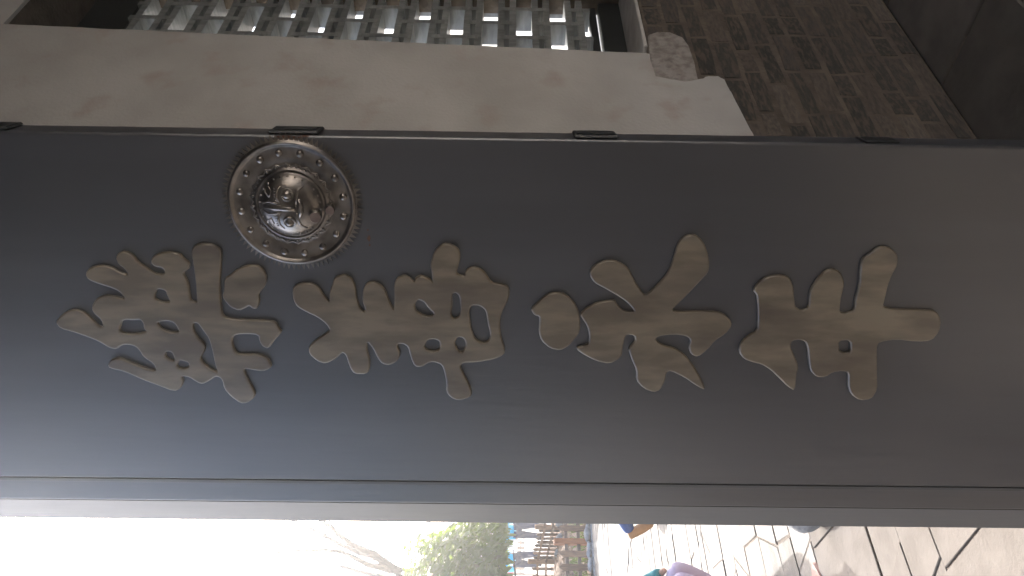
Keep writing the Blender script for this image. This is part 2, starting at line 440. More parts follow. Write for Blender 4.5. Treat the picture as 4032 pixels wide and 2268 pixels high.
# plaster coat with a ragged lower edge
rp = random.Random(3)
def wpt(px, py): p = on_wall(px, py, -0.016); return (p.x, p.z)
edge = [(2549, 209), (2556, 232), (2568, 268), (2577, 300), (2640, 312), (2700, 322), (2755, 312), (2790, 300), (2830, 300), (2850, 313), (2866, 345), (2882, 372), (2893, 400), (2905, 422), (2918, 445), (2930, 470), (2945, 497), (2962, 520), (2970, 552), (2992, 600), (3015, 660)]
poly = []
for (a, b), (c, d) in zip(edge[:-1], edge[1:]):
    for k in range(3):
        t = k / 3; q = wpt(a + (c - a) * t, b + (d - b) * t)
        poly.append((q[0] + rp.uniform(-.003, .003), q[1] + rp.uniform(-.003, .003)))
head = wpt(40, 95)
jag = []
for k in range(40):
    t = k / 40; a = (head[0] * (1 - t) + poly[0][0] * t, WHEAD * (1 - t) + poly[0][1] * t)
    jag.append((a[0] + rp.uniform(-.0025, .0025), a[1]))
side = [(head[0], CEIL - .002)] + jag + poly
for k in range(1, len(side)): side[k] = (side[k][0], min(side[k][1], side[k - 1][1] - .0012))
pv, pf = [], []
for (a, b) in side: pv += [(0.131, -.016, b), (a, -.016, b), (a, -.0005, b)]
for k in range(len(side) - 1):
    o = k * 3; pf += [(o, o + 1, o + 4, o + 3), (o + 1, o + 2, o + 5, o + 4)]
mobj('plaster', pv, pf, m_plaster, gate)
box('plaster', head[0] + .001, WX1 + .02, -.016, -.0005, WHEAD + .003, CEIL - .002, m_plaster, gate)
box('plaster', WX1 + .021, 2.72, -.016, -.0005, WSILL - .02, CEIL - .002, m_plaster, gate)
# window reveal plaster (sill, sides, head)
fy = WT - .02
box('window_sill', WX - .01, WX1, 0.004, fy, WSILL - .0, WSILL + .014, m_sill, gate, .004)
# pitted stone let into the wall under the sill
blk = [wpt(*q) for q in ((2553, 130), (2590, 118), (2640, 120), (2690, 140), (2712, 175), (2735, 240), (2752, 312), (2700, 320), (2640, 312), (2580, 302), (2566, 262))]
prism('rough_stone', blk, -0.001, 0.010, m_roughstone, gate, 0.004, to3=lambda v: Vector((v.x, -v.z, v.y)))
# brick courses, each brick its own piece
rb = random.Random(5)
base_bricks = []
for k in range(6):
    b = box_bm(-.5, .5, -.004, .03, -.5, .5, 0)
    bmesh.ops.subdivide_edges(b, edges=[e for e in b.edges if abs(e.verts[0].co.y - e.verts[1].co.y) < 1e-5 and e.verts[0].co.y < 0], cuts=1, use_grid_fill=True)
    for v in b.verts:
        ed = max(abs(v.co.x), abs(v.co.z)) > .45
        v.co.x += rb.uniform(-.02, .02); v.co.z += rb.uniform(-.07, .07)
        if v.co.y < 0: v.co.y += (0.0022 if ed else 0) + rb.uniform(-.0015, .0015)
    bmesh.ops.recalc_face_normals(b, faces=b.faces)
    me = bpy.data.meshes.new('brick'); b.to_mesh(me); b.free(); me.materials.append(m_brick)
    base_bricks.append(me)
    me2 = me.copy(); me2.materials.clear(); me2.materials.append(m_smear); base_bricks += [me2] if k % 2 else []
z = 0.008; row = 0
nb = 0
while z < WSILL - .02:
    h = rb.uniform(.056, .066)
    if z + h > WSILL: break
    x = 0.2 + (row % 2) * .13 + rb.uniform(-.02, .02)
    while x < XR - .3 and nb < 220:
        ln = rb.choice((.24, .25, .26, .13))
        o = bpy.data.objects.new('brick', rb.choice(base_bricks))
        w = Matrix.Translation((x + ln / 2, 0, z + h / 2)) @ Matrix.Rotation(rb.uniform(-.012, .012), 4, 'Y') @ Matrix.Diagonal((ln, rb.uniform(.7, 1.2), h, 1))
        link(o, bw, w); nb += 1
        x += ln + rb.uniform(.014, .024)
    z += h + rb.uniform(.016, .024); row += 1
# lattice window
lw = box('lattice_window', WX - .02, WX1 + .02, fy - .04, fy + .05, WSILL - .02, WSILL + .115, m_wframe, gate, .004)
lw['label'] = 'dark lattice window of short staggered bars'
box('frame_rail', WX, WX1, fy - .015, fy + .03, WSILL + .125, WSILL + .16, m_wframe, lw, .003)
box('frame_rail', WX - .02, WX1 + .02, fy - .04, fy + .05, WHEAD - .22, WHEAD, m_wframe, lw, .004)
box('frame_stile', WX - .02, WX + .035, fy - .04, fy + .05, WSILL + .116, WHEAD - .221, m_wframe, lw, .004)
box('frame_stile', WX1 - .035, WX1 + .02, fy - .04, fy + .05, WSILL + .116, WHEAD - .221, m_wframe, lw, .004)
PCH, LS, PC = .316, .212, .132
BT, BD = .031, .105
zb0, zb1 = WSILL + .162, WHEAD - .222
ncol = int((WX1 - WX - .06) / PC)
bmv = mesh_data('lattice_bar', *merge((
    [(-BT / 2, 0, -.5), (BT / 2, 0, -.5), (BT / 2, BD, -.5), (-BT / 2, BD, -.5), (-BT / 2, 0, .5), (BT / 2, 0, .5), (BT / 2, BD, .5), (-BT / 2, BD, .5)], BF)), m_lattice)
bmh = mesh_data('lattice_bar', *merge((
    [(-.5, .002, -BT / 2), (.5, .002, -BT / 2), (.5, BD - .002, -BT / 2), (-.5, BD - .002, -BT / 2), (-.5, .002, BT / 2), (.5, .002, BT / 2), (.5, BD - .002, BT / 2), (-.5, BD - .002, BT / 2)], BF)), m_lattice)
ly0 = fy - .055
for k in range(ncol + 1):
    xk = WX + .045 + k * PC
    a = zb0 - PCH + (k % 2) * PCH / 2 + .05
    while a < zb1:
        s0, s1 = max(a, zb0), min(a + LS, zb1)
        if s1 - s0 > .03:
            link(bpy.data.objects.new('lattice_bar', bmv), lw, Matrix.Translation((xk, ly0, (s0 + s1) / 2)) @ Matrix.Diagonal((1, 1, s1 - s0, 1)))
        for ze in (a, a + LS):
            if zb0 < ze < zb1:
                h0, h1 = max(xk - PC + BT / 2, WX + .034), min(xk + PC - BT / 2, WX1 - .034)
                link(bpy.data.objects.new('lattice_bar', bmh), lw, Matrix.Translation(((h0 + h1) / 2, ly0, ze)) @ Matrix.Diagonal((h1 - h0, 1, 1, 1)))
        a += PCH

# unseen wall added behind the camera to bounce warm sunlight inside
cw = thing('bounce_wall', (0.5, -11, 0), 'unseen pale wall added behind the gatehouse to bounce sunlight inside', 'wall')
box('wall_face', -9, 10, -11.3, -11, -.1, 5.6, m_cwall, cw)
box('wall_coping', -9.1, 10.1, -11.4, -10.9, 5.6, 5.85, m_roof, cw, .02)
# floor inside
fl = box('floor', XL, XR, YB - .3, 0.02, -.09, -.012, m_floorjoint); fl['kind'] = 'structure'
rf = random.Random(9)
for i in range(10):
    for jx in range(14):
        x0 = XL + .02 + jx * .62 + (i % 2) * .28; y0 = YB + i * .42
        x1 = min(x0 + .605, XR - .02)
        if x1 - x0 < .1: continue
        box('floor_slab', x0, x1, y0, min(y0 + .4198, -.0004), -.05, rf.uniform(-.003, .003), m_floor, fl, .006)

# ------------------------------------------------------------------ the door leaf
DL = Vector((-0.012, -0.022, 0))
DU = Vector((0.422, -0.906, 0)).normalized()
DN = Vector((-DU.y * -1, DU.x * -1, 0))
DN = Vector((-0.906, -0.422, 0)).normalized()
def door_uv(px, py):
    p = on_plane(px, py, DL, DN) - DL
    return p.dot(DU), p.z
def D3(u, v, w=0.0): return DL + DU * u + Vector((0, 0, v)) + DN * w
DM = Matrix((DU, Vector((0, 0, 1)), DN)).transposed().to_4x4(); DM.translation = DL
DW = (door_uv(2016, 546)[0])
u_left = door_uv(2016, 1902)[0]; u_end = door_uv(2016, 1987)[0]
door = thing('gate_door', DL, 'black lacquered gate door standing open, four gold characters and a bronze knocker plate', 'door')
DTH = 0.068
bd = bmesh.new()
box_bm(u_left, DW, 0.07, 4.45, -DTH, 0, 0.006, bd, seg=3)
pan = bm_obj('door_panel', bd, m_door, door, world=DM)
for p in pan.data.polygons: p.use_smooth = False
# hinge-side edge strip
bm_obj('door_stile', box_bm(u_end, u_left - .0052, 0.07, 4.45, -DTH + .004, -.0012, .003, seg=2), m_door, door, world=DM)
bm_obj('bead', box_bm(u_left - .0075, u_left + .0012, 0.07, 4.45, -.012, .0011, .0010, seg=3), m_bead, door, world=DM)
# iron cleats on the free edge
for (p0, p1) in ((-150, 25), (1050, 1252), (2262, 2438), (3420, 3560)):
    v0 = door_uv((p0 + p1) / 2, 530)[1]; hh = abs(door_uv(p0, 530)[1] - door_uv(p1, 530)[1]) / 2
    if p0 == 3420: bmc = box_bm(DW + .0003, DW + .004, v0 - hh, v0 + hh, -DTH * .8, -.006, .002)
    else: bmc = box_bm(DW + .0003, DW + .007, v0 - hh, v0 + hh, -DTH * .85, -.004, .003)
    cl = bm_obj('iron_cleat', bmc, m_iron, door, world=DM)
    if p0 > 0 and p0 < 3000:
        bm_obj('cleat_pin', box_bm(DW + .0073, DW + .009, v0 - hh * .85, v0 + hh * .85, -DTH * .6, -.016, .0015), m_iron, cl, world=DM)

# carved characters -----------------------------------------------------------------
CH = [
 (200, 900, 2.0125, [
  [(55,735),(75,700),(130,655),(190,635),(260,650),(310,690),(360,740),(400,775),(430,770),(415,710),(350,655),(338,610),(370,550),(440,522),(520,530),(610,552),(560,490),(500,460),(400,430),(310,395),(288,350),(320,305),(400,285),(480,295),(550,335),(600,355),(625,352),(600,305),(550,275),(530,225),(545,190),(590,175),(650,195),(700,260),(770,310),(835,352),(905,358),(918,330),(895,298),(835,292),(808,262),(815,220),(870,188),(960,180),(1030,195),(1065,235),(1105,265),(1105,305),(1060,338),(1060,360),(1100,430),(1105,500),(1115,565),(1165,575),(1172,560),(1160,400),(1140,250),(1122,170),(1150,125),(1210,112),(1290,120),(1350,160),(1360,200),(1350,300),(1345,450),(1355,600),(1360,665),(1390,700),(1500,715),(1700,722),(1785,730),(1810,785),(1838,808),(1770,880),(1733,938),(1690,925),(1665,890),(1655,830),(1560,822),(1470,828),(1440,860),(1445,920),(1475,985),(1560,990),(1650,988),(1720,1015),(1755,1075),(1740,1098),(1680,1118),(1600,1105),(1545,1095),(1535,1110),(1560,1180),(1625,1290),(1615,1330),(1560,1370),(1510,1370),(1440,1320),(1385,1260),(1370,1190),(1345,1165),(1310,1160),(1260,1195),(1210,1220),(1170,1205),(1110,1165),(1050,1155),(1045,1175),(1060,1200),(1035,1255),(985,1278),(850,1225),(740,1185),(600,1120),(480,1095),(465,1070),(490,1030),(550,1015),(620,1045),(720,1085),(800,1112),(848,1112),(830,1060),(745,1005),(720,960),(690,925),(630,905),(570,912),(530,945),(480,935),(400,885),(330,855),(200,810),(90,780)],
  [(830,540),(840,480),(860,465),(920,478),(935,520),(960,572),(900,578),(845,560)],
  [(550,800),(570,720),(610,708),(660,715),(720,708),(748,740),(750,780),(775,810),(680,830),(590,825)],
  [(850,730),(930,718),(990,735),(1020,780),(1028,812),(960,815),(900,795),(870,770)],
  [(1130,740),(1175,735),(1220,800),(1265,860),(1290,950),(1310,1050),(1335,1135),(1270,1105),(1215,1060),(1190,1015),(1225,960),(1230,915),(1180,870),(1140,810)],
  [(910,1000),(925,960),(970,965),(990,1005),(992,1040),(950,1035)],
  [(1000,1070),(1030,1030),(1060,1035),(1105,1050),(1108,1085),(1060,1105),(1020,1098)],
  [(1385,385),(1430,365),(1480,320),(1560,285),(1640,285),(1690,320),(1718,390),(1700,450),(1645,510),(1660,560),(1645,620),(1610,625),(1580,598),(1550,615),(1500,640),(1440,615),(1400,575),(1370,530),(1385,480)]]),
 (1100, 900, 2.0125, [
  [(110,480),(130,445),(190,425),(270,428),(315,460),(350,520),(395,570),(405,560),(405,500),(425,440),(440,385),(480,368),(530,362),(580,395),(605,450),(610,530),(640,630),(680,655),(690,630),(665,570),(668,490),(690,430),(740,415),(800,435),(840,480),(870,570),(910,650),(915,560),(910,460),(930,390),(990,362),(1040,385),(1070,420),(1085,380),(1130,368),(1180,385),(1220,425),(1215,360),(1200,280),(1225,190),(1250,155),(1300,115),(1370,122),(1425,160),(1432,220),(1415,290),(1400,345),(1430,365),(1475,370),(1480,325),(1530,298),(1590,310),(1640,360),(1680,425),(1750,430),(1810,450),(1822,500),(1800,580),(1765,640),(1745,700),(1745,790),(1755,860),(1785,940),(1778,990),(1690,1025),(1560,1048),(1455,1048),(1430,1080),(1450,1130),(1500,1220),(1525,1290),(1510,1325),(1420,1350),(1360,1325),(1325,1280),(1330,1220),(1310,1120),(1290,1065),(1220,1042),(1170,1055),(1130,1085),(1075,1080),(1045,1010),(1025,925),(985,900),(945,900),(935,930),(960,975),(940,1035),(880,1070),(820,1060),(780,1010),(750,940),(700,880),(695,950),(720,1040),(715,1110),(690,1140),(600,1140),(560,1080),(535,990),(500,968),(450,1020),(370,1058),(310,1040),(245,985),(240,930),(290,880),(370,830),(410,795),(380,745),(310,690),(220,650),(150,610),(120,560)],
  [(1070,590),(1100,550),(1150,570),(1185,620),(1235,665),(1190,695),(1120,670),(1080,640)],
  [(1365,510),(1400,495),(1432,525),(1440,620),(1430,690),(1390,712),(1355,680),(1370,600)],
  [(1500,640),(1525,595),(1590,598),(1640,640),(1650,720),(1678,840),(1660,885),(1610,902),(1550,870),(1515,780)],
  [(1145,920),(1175,870),(1230,862),(1275,880),(1275,950),(1230,968),(1170,960)],
  [(1385,900),(1410,845),(1465,855),(1485,910),(1460,970),(1420,970)]]),
 (2050, 880, 2.07, [
  [(85,690),(130,650),(190,590),(250,560),(340,560),(400,600),(455,670),(480,760),(480,870),(440,925),(390,985),(320,1022),(240,1005),(170,945),(148,880),(155,800),(155,745),(110,735)],
  [(455,1000),(500,995),(555,975),(560,900),(545,830),(500,760),(485,730),(540,680),(620,640),(700,625),(760,615),(785,660),(820,695),(870,715),(930,710),(900,665),(840,610),(760,560),(680,515),(600,475),(565,420),(565,375),(610,330),(680,300),(760,295),(830,325),(880,370),(910,440),(960,520),(1010,585),(1060,550),(1150,460),(1210,380),(1250,260),(1280,150),(1340,95),(1420,85),(1480,140),(1515,230),(1530,320),(1520,390),(1460,450),(1380,540),(1290,630),(1215,700),(1300,715),(1440,710),(1560,712),(1640,722),(1700,780),(1715,820),(1660,890),(1580,940),(1510,1020),(1440,1075),(1385,1055),(1365,1000),(1385,940),(1350,905),(1250,890),(1110,905),(1090,940),(1150,985),(1250,1010),(1330,1060),(1400,1150),(1470,1270),(1500,1345),(1430,1310),(1330,1240),(1220,1185),(1180,1200),(1170,1270),(1130,1345),(1080,1362),(1000,1330),(940,1270),(945,1190),(900,1090),(880,1020),(895,990),(935,950),(925,900),(860,890),(838,930),(825,1000),(820,1060),(790,1095),(720,1130),(620,1110),(520,1060),(470,1025)]]),
 (2850, 920, 2.07, [
  [(235,460),(270,400),(350,345),(440,330),(520,345),(550,400),(560,500),(570,590),(620,620),(690,600),(690,500),(705,440),(760,360),(830,290),(900,285),(950,320),(970,400),(950,480),(935,560),(930,630),(990,645),(1060,615),(1065,520),(1100,420),(1105,280),(1120,200),(1180,160),(1260,100),(1340,105),(1400,160),(1405,240),(1360,320),(1320,420),(1300,520),(1280,590),(1380,610),(1600,615),(1720,620),(1755,700),(1740,790),(1680,860),(1560,868),(1400,850),(1280,865),(1235,890),(1235,1000),(1235,1150),(1240,1260),(1190,1335),(1100,1345),(1030,1300),(1005,1230),(1010,1120),(960,1105),(880,1115),(820,1155),(750,1155),(700,1110),(685,1020),(680,930),(660,870),(610,850),(550,860),(530,900),(560,980),(600,1070),(580,1140),(570,1265),(520,1240),(450,1170),(380,1100),(300,1050),(230,1035),(160,1010),(120,960),(130,890),(190,830),(270,790),(275,680),(270,560),(265,490)],
  [(925,860),(1025,855),(1028,960),(960,965),(925,940)]]),
]
def chaikin(p, it=2):
    for _ in range(it):
        q = []
        for i in range(len(p)):
            a, b = p[i], p[(i + 1) % len(p)]
            q += [(a[0] * .78 + b[0] * .22, a[1] * .78 + b[1] * .22), (a[0] * .22 + b[0] * .78, a[1] * .22 + b[1] * .78)]
        p = q
    return p
for (ox, oy, s, loops) in CH:
    cu = bpy.data.curves.new('carved_character', 'CURVE')
    cu.dimensions = '2D'; cu.fill_mode = 'BOTH'
    cu.extrude = 0.0016; cu.bevel_depth = 0.0037; cu.bevel_resolution = 3; cu.offset = -0.0028
    for lp in loops:
        pts = [door_uv(ox + a / s, oy + b / s) for a, b in chaikin(lp, 1)]
        sp = cu.splines.new('POLY'); sp.points.add(len(pts) - 1); sp.use_cyclic_u = True
        for i, (u, v) in enumerate(pts): sp.points[i].co = (u, v, 0, 1)
    tmp = bpy.data.objects.new('tmp', cu); COL.objects.link(tmp)
    bpy.context.view_layer.update()
    me = bpy.data.meshes.new_from_object(tmp.evaluated_get(bpy.context.evaluated_depsgraph_get()))
    bpy.data.objects.remove(tmp)
    me.materials.clear(); me.materials.append(m_gold)
    for p in me.polygons: p.use_smooth = p.normal.z < .97
    o = bpy.data.objects.new('carved_character', me)
    link(o, door, DM @ Matrix.Translation((0, 0, 0.0025)))

# bronze knocker plate ----------------------------------------------------------------
ku, kv = door_uv(1153, 801)
KM = DM @ Matrix.Translation((ku, kv, 0.0008))
KR = 0.118 * abs(door_uv(908, 801)[1] - kv) / 0.118
S = KR / 0.118
prof = [(.1235, .0005), (.1225, .0022), (.1205, .0035), (.1200, .0055), (.1180, .0085), (.1155, .0090), (.1130, .0070), (.1110, .0040), (.1090, .0030), (.0950, .0042), (.0830, .0040), (.0820, .0036), (.0690, .0050), (.0680, .0075), (.0655, .0085), (.0635, .0070), (.0625, .0060), (.0600, .0120), (.0540, .0200), (.0450, .0270), (.0330, .0325), (.0200, .0350), (.0080, .0360), (.0001, .0362)]
v, f = lathe_geo([(r * S, z * S) for r, z in prof], 96)
kp = mobj('knocker_plate', v, f, m_bronze, door, True, KM)
kp['label'] = 'round embossed bronze plate with toothed rim and beast mask'
NT = 84
tv, tf = [], []
for k in range(NT):
    a = 2 * math.pi * k / NT; w = math.pi / NT * .92
    o = len(tv)
    for (r, da, z) in ((.121, -w, .0006), (.121, w, .0006), (.1345, w * .25, .0006), (.121, -w, .0030), (.121, w, .0030), (.1345, w * .25, .0016)):
        tv.append((r * S * math.cos(a + da), r * S * math.sin(a + da), z * S))
    tf += [(o, o + 2, o + 1), (o + 3, o + 4, o + 5), (o, o + 1, o + 4, o + 3), (o + 1, o + 2, o + 5, o + 4), (o + 2, o, o + 3, o + 5)]
mobj('toothed_rim', tv, tf, m_bronze, kp, False, KM)
sv, sf = lathe_geo([(.0072 * math.cos(t) * S, .0052 * math.sin(t) * S) for t in [math.pi / 2 * i / 6 for i in range(7)]][:-1] + [(.00005, .0052 * S)], 14)
stud = mesh_data('stud', sv, sf, m_bronze, True)
for k in range(16):
    a = 2 * math.pi * (k + .4) / 16
    link(bpy.data.objects.new('stud', stud), kp, KM @ Matrix.Translation((.0985 * S * math.cos(a), .0985 * S * math.sin(a), .0038 * S)))
# scroll band
pts = []
for k in range(24 * 10):
    a = 2 * math.pi * k / 240
    r = (.0755 + .0042 * math.sin(a * 24)) * S
    a2 = a + .035 * math.sin(a * 48)
    pts.append(Vector((r * math.cos(a2), r * math.sin(a2), .0050 * S)))
tg = tube_geo(pts + [pts[0]], [.0013 * S] * 241, 6)
mobj('scroll_band', tg[0], tg[1], m_bronze, kp, True, KM)
cg = []
for k in range(24):
    a = 2 * math.pi * (k + .25) / 24
    vv, ff = lathe_geo([(.0028 * S, 0), (.0026 * S, .0018 * S), (.0013 * S, .0028 * S), (.0001, .003 * S)], 8)
    c = Vector((.0735 * S * math.cos(a), .0735 * S * math.sin(a), .0045 * S))
    cg.append(([p + c for p in vv], ff))
mobj('scroll_beads', *merge(*cg), m_bronze, kp, True, KM)
def dome_z(r):
    r /= S
    P = [(q[0], q[1]) for q in prof[::-1]]
    for (a, za), (b, zb) in zip(P[:-1], P[1:]):
        if a <= r <= b: return (za + (zb - za) * (r - a) / (b - a)) * S
    return .005 * S
def onD(u, v, h=0.0): return Vector((u * S, v * S, dome_z(math.hypot(u, v) * S) + h * S))
def relief(name, pts, rads, m=m_bronze, h=0.0):
    g_ = tube_geo([onD(a, b, h) for a, b in pts], [r * S for r in rads], 8)
    return mobj(name, g_[0], g_[1], m, kp, True, KM)
for sx in (-1, 1):
    c = onD(sx * .026, -.001, .0)
    nrm = Vector((c.x, c.y, .06)).normalized()
    rot = nrm.to_track_quat('Z', 'Y').to_matrix().to_4x4()
    ev, ef = lathe_geo([(r * S, z * S) for r, z in ((.0125, -.002), (.0122, .0022), (.0108, .0034), (.0095, .0022), (.0088, .0012), (.0078, .0040), (.0055, .0066), (.0028, .0080), (.0001, .0084))], 22)
    mobj('eye', ev, ef, m_bronze, kp, True, KM @ Matrix.Translation(c) @ rot)
    relief('brow', [(sx * .010, .014), (sx * .020, .020), (sx * .032, .019), (sx * .041, .011)], [.001, .0026, .0026, .001])
    for q in range(5):
        b = .014 + q * .0052
        relief('brow_hair', [(sx * b, .0185 + .001 * q), (sx * (b + .002), .026)], [.0014, .0007])
    relief('ear', [(sx * .020, .034), (sx * .027, .043), (sx * .036, .044), (sx * .038, .036), (sx * .031, .030), (sx * .020, .034)], [.0013, .0018, .0018, .0016, .0014, .0013])
    relief('cheek', [(sx * .008, -.016), (sx * .020, -.017), (sx * .033, -.020), (sx * .040, -.030)], [.002, .0026, .0026, .0014])
    relief('mane', [(sx * .006, .050), (sx * .012, .036), (sx * .010, .024), (sx * .006, .012)], [.0012, .0022, .0022, .0014])
relief('nose_ridge', [(0, .046), (0, .024), (0, .002), (0, -.014)], [.002, .0045, .0055, .0060])
relief('nostril_bar', [(-.018, -.020), (-.006, -.024), (.006, -.024), (.018, -.020)], [.003, .0052, .0052, .003])
bb = []
for k in range(26):
    a = 2 * math.pi * k / 26
    vv, ff = lathe_geo([(.0024 * S, 0), (.0018 * S, .0014 * S), (.0001, .002 * S)], 8)
    cc = onD(.0565 * math.cos(a), .0565 * math.sin(a), -.0004)
    bb.append(([p + cc for p in vv], ff))
mobj('beads', *merge(*bb), m_bronze, kp, True, KM)
for (lu, lv, ll, rr) in ((-.012, -.048, .030, .0105), (-.006, -.071, .024, .0085)):
    base = Vector((lu * S, lv * S, dome_z(math.hypot(lu, lv) * S) - .004 * S))
    pr = [(rr, 0), (rr, ll * .35), (rr * 1.12, ll * .38), (rr * 1.12, ll * .46), (rr * .98, ll * .5), (rr * 1.1, ll * .56), (rr * 1.1, ll * .66), (rr, ll * .7), (rr, ll), (rr * .93, ll * 1.02)]
    lv_, lf_ = lathe_geo([(a * S, b * S) for a, b in pr], 20)
    lug = mobj('ring_lug', lv_, lf_, m_bronze, kp, True, KM @ Matrix.Translation(base) @ Matrix.Rotation(R(10), 4, 'X'))
    cp = bmesh.new(); bmesh.ops.create_circle(cp, cap_ends=True, segments=20, radius=rr * .94 * S)
    bmesh.ops.translate(cp, verts=cp.verts, vec=(0, 0, ll * 1.021 * S))
    bm_obj('cut_end', cp, m_copper, kp, world=KM @ Matrix.Translation(base) @ Matrix.Rotation(R(10), 4, 'X'))
# small rust chips on the lacquer
for (px, py, a, b) in ((1453, 938, .004, .0065), (1449, 905, .002, .002), (1135, 540, .028, .0032), (1200, 536, .012, .002), (1456, 965, .002, .003)):
    u, v = door_uv(px, py)
    n = 11
    prism('rust_chip', [(u + b * math.cos(2 * math.pi * k / n) * rp.uniform(.6, 1.1), v + a * math.sin(2 * math.pi * k / n) * rp.uniform(.6, 1.1)) for k in range(n)], 0.0002, 0.0008, m_rust, door, world=DM)

# ------------------------------------------------------------------ picket fences
def picket_poly(w, h): return [(-w / 2, 0), (w / 2, 0), (w / 2, h - w * .55), (w * .12, h), (-w * .12, h), (-w / 2, h - w * .55)]
def picket_mesh(w, h, t, m):
    pl = picket_poly(w, h); n = len(pl)
    vs = [(a, 0, b) for a, b in pl] + [(a, t, b) for a, b in pl]
    fs = [tuple(range(n))[::-1], tuple(range(n, 2 * n))] + [(i, (i + 1) % n, n + (i + 1) % n, n + i) for i in range(n)]
    return mesh_data('picket', vs, fs, m)
def fence(loc, label, pickets, posts, rails, pm, postm, railm, pw, ph, pt=.022, postw=.10, posth=.69, group=None):
    f = thing('picket_fence', loc, label, 'fence', group)
    ms = [picket_mesh(pw, ph, pt, m) for m in pm]
    rr = random.Random(len(label))
    for (p, ang) in pickets:
        link(bpy.data.objects.new('picket', rr.choice(ms)), f, Matrix.Translation(p) @ Matrix.Rotation(ang + rr.uniform(-.03, .03), 4, 'Z') @ Matrix.Rotation(rr.uniform(-.02, .02), 4, 'Y') @ Matrix.Diagonal((rr.uniform(.9, 1.1), 1, rr.uniform(.95, 1.06), 1)))
    pb = box_bm(-postw / 2, postw / 2, -postw / 2, postw / 2, 0, posth, .006)
    for v in pb.verts:
        if v.co.z > posth - .01: v.co.z += .02 * (1 - abs(v.co.x) / postw * 2)
    pme = bpy.data.meshes.new('post'); bmesh.ops.recalc_face_normals(pb, faces=pb.faces); pb.to_mesh(pme); pb.free(); pme.materials.append(postm)
    for (p, ang) in posts: link(bpy.data.objects.new('post', pme), f, Matrix.Translation(p) @ Matrix.Rotation(ang, 4, 'Z'))
    for (a, b, hh, th) in rails:
        a, b = Vector(a), Vector(b); d = b - a; L_ = d.length
        rm = box_bm(0, L_, 0, th, -hh / 2, hh / 2, .003)
        x = d.normalized(); y_ = Vector((0, 0, 1)).cross(x).normalized(); z_ = x.cross(y_)
        mm = Matrix((x, y_, z_)).transposed().to_4x4(); mm.translation = a
        bm_obj('rail', rm, railm, f, world=mm)
    return f
FY = 11.72
xs0 = on_z(2340, 2104).x + 0.15
pk_, po_ = [], []
for k in range(-14, 15):
    x = xs0 + .242 * k
    if k % 4 == 0: po_.append((Vector((x, FY, -.03)), 0))
    else: pk_.append((Vector((x, FY - .04, .03)), 0))
fence((xs0, FY, 0), 'low picket fence with orange posts along the edge of the stone paving', pk_, po_,
      [((xs0 - 3.5, FY - .016, .185 + .03), (xs0 + 3.5, FY - .016, .185 + .03), .06, .035), ((xs0 - 3.5, FY - .016, .41 + .03), (xs0 + 3.5, FY - .016, .41 + .03), .06, .035)],
      [m_wood, m_wood3, m_wood, m_wood4], m_wood2, m_wood3, .11, .55)
# second fence on the bank
pR, pL = at_depth(2215, 2076, 20), at_depth(2187, 2211, 20)
dirv = (pL - pR); ang2 = math.atan2(-YAW_R.y, -YAW_R.x)
pk_, po_ = [], [(pR.copy(), ang2), (pL.copy(), ang2)]
def lerp(t): return pR + dirv * t
for k in range(1, 9):
    if k < 9: pk_.append((lerp(k / 9) + Vector((0, 0, .05)), ang2 + math.pi))
pL2 = pL - YAW_R * 2.4 + Vector((0, 0, .0))
pR2 = pR + YAW_R * 1.8
for k in range(1, 13):
    if k != 12: pk_.append((pL - YAW_R * (.2 * k) + Vector((0, 0, .05)), ang2 + math.pi))
for k in range(1, 12): pk_.append((pR + YAW_R * (.15 * k) + Vector((0, 0, .05)), ang2 + math.pi))
po_ += [(pL2, ang2), (pR2, ang2)]
off = YAW_F * -.05
rl = []
for h in (.20, .42):
    for a, b in ((pR2, pR), (pR, pL), (pL, pL2)):
        rl.append((a + off + Vector((0, 0, h + .05)), b + off + Vector((0, 0, h + .05)), .055, .035))
fence((pR + pL) / 2, 'brown picket fence stepping up the bank in front of the two walkers', pk_, po_, rl, [m_wood3, m_wood], m_wood, m_wood, .075, .57, postw=.11, posth=.72)
# far fence behind the walkers
pk_, po_, rl = [], [], []
for k in range(46):
    p = from_cam(-22 + k * .32, 47, 0.2)
    (po_ if k % 9 == 0 else pk_).append((p, ang2 + math.pi))
a, b = from_cam(-22, 46.93, .2), from_cam(-22 + 45 * .32, 46.93, .2)
for h in (.25, .55): rl.append((b + Vector((0, 0, h)), a + Vector((0, 0, h)), .08, .04))
fence(from_cam(-15, 47, .2), 'distant brown picket fence seen between the legs of the walkers', pk_, po_, rl, [m_wood, m_wood3], m_wood, m_wood, .17, .80, postw=.14, posth=.95)

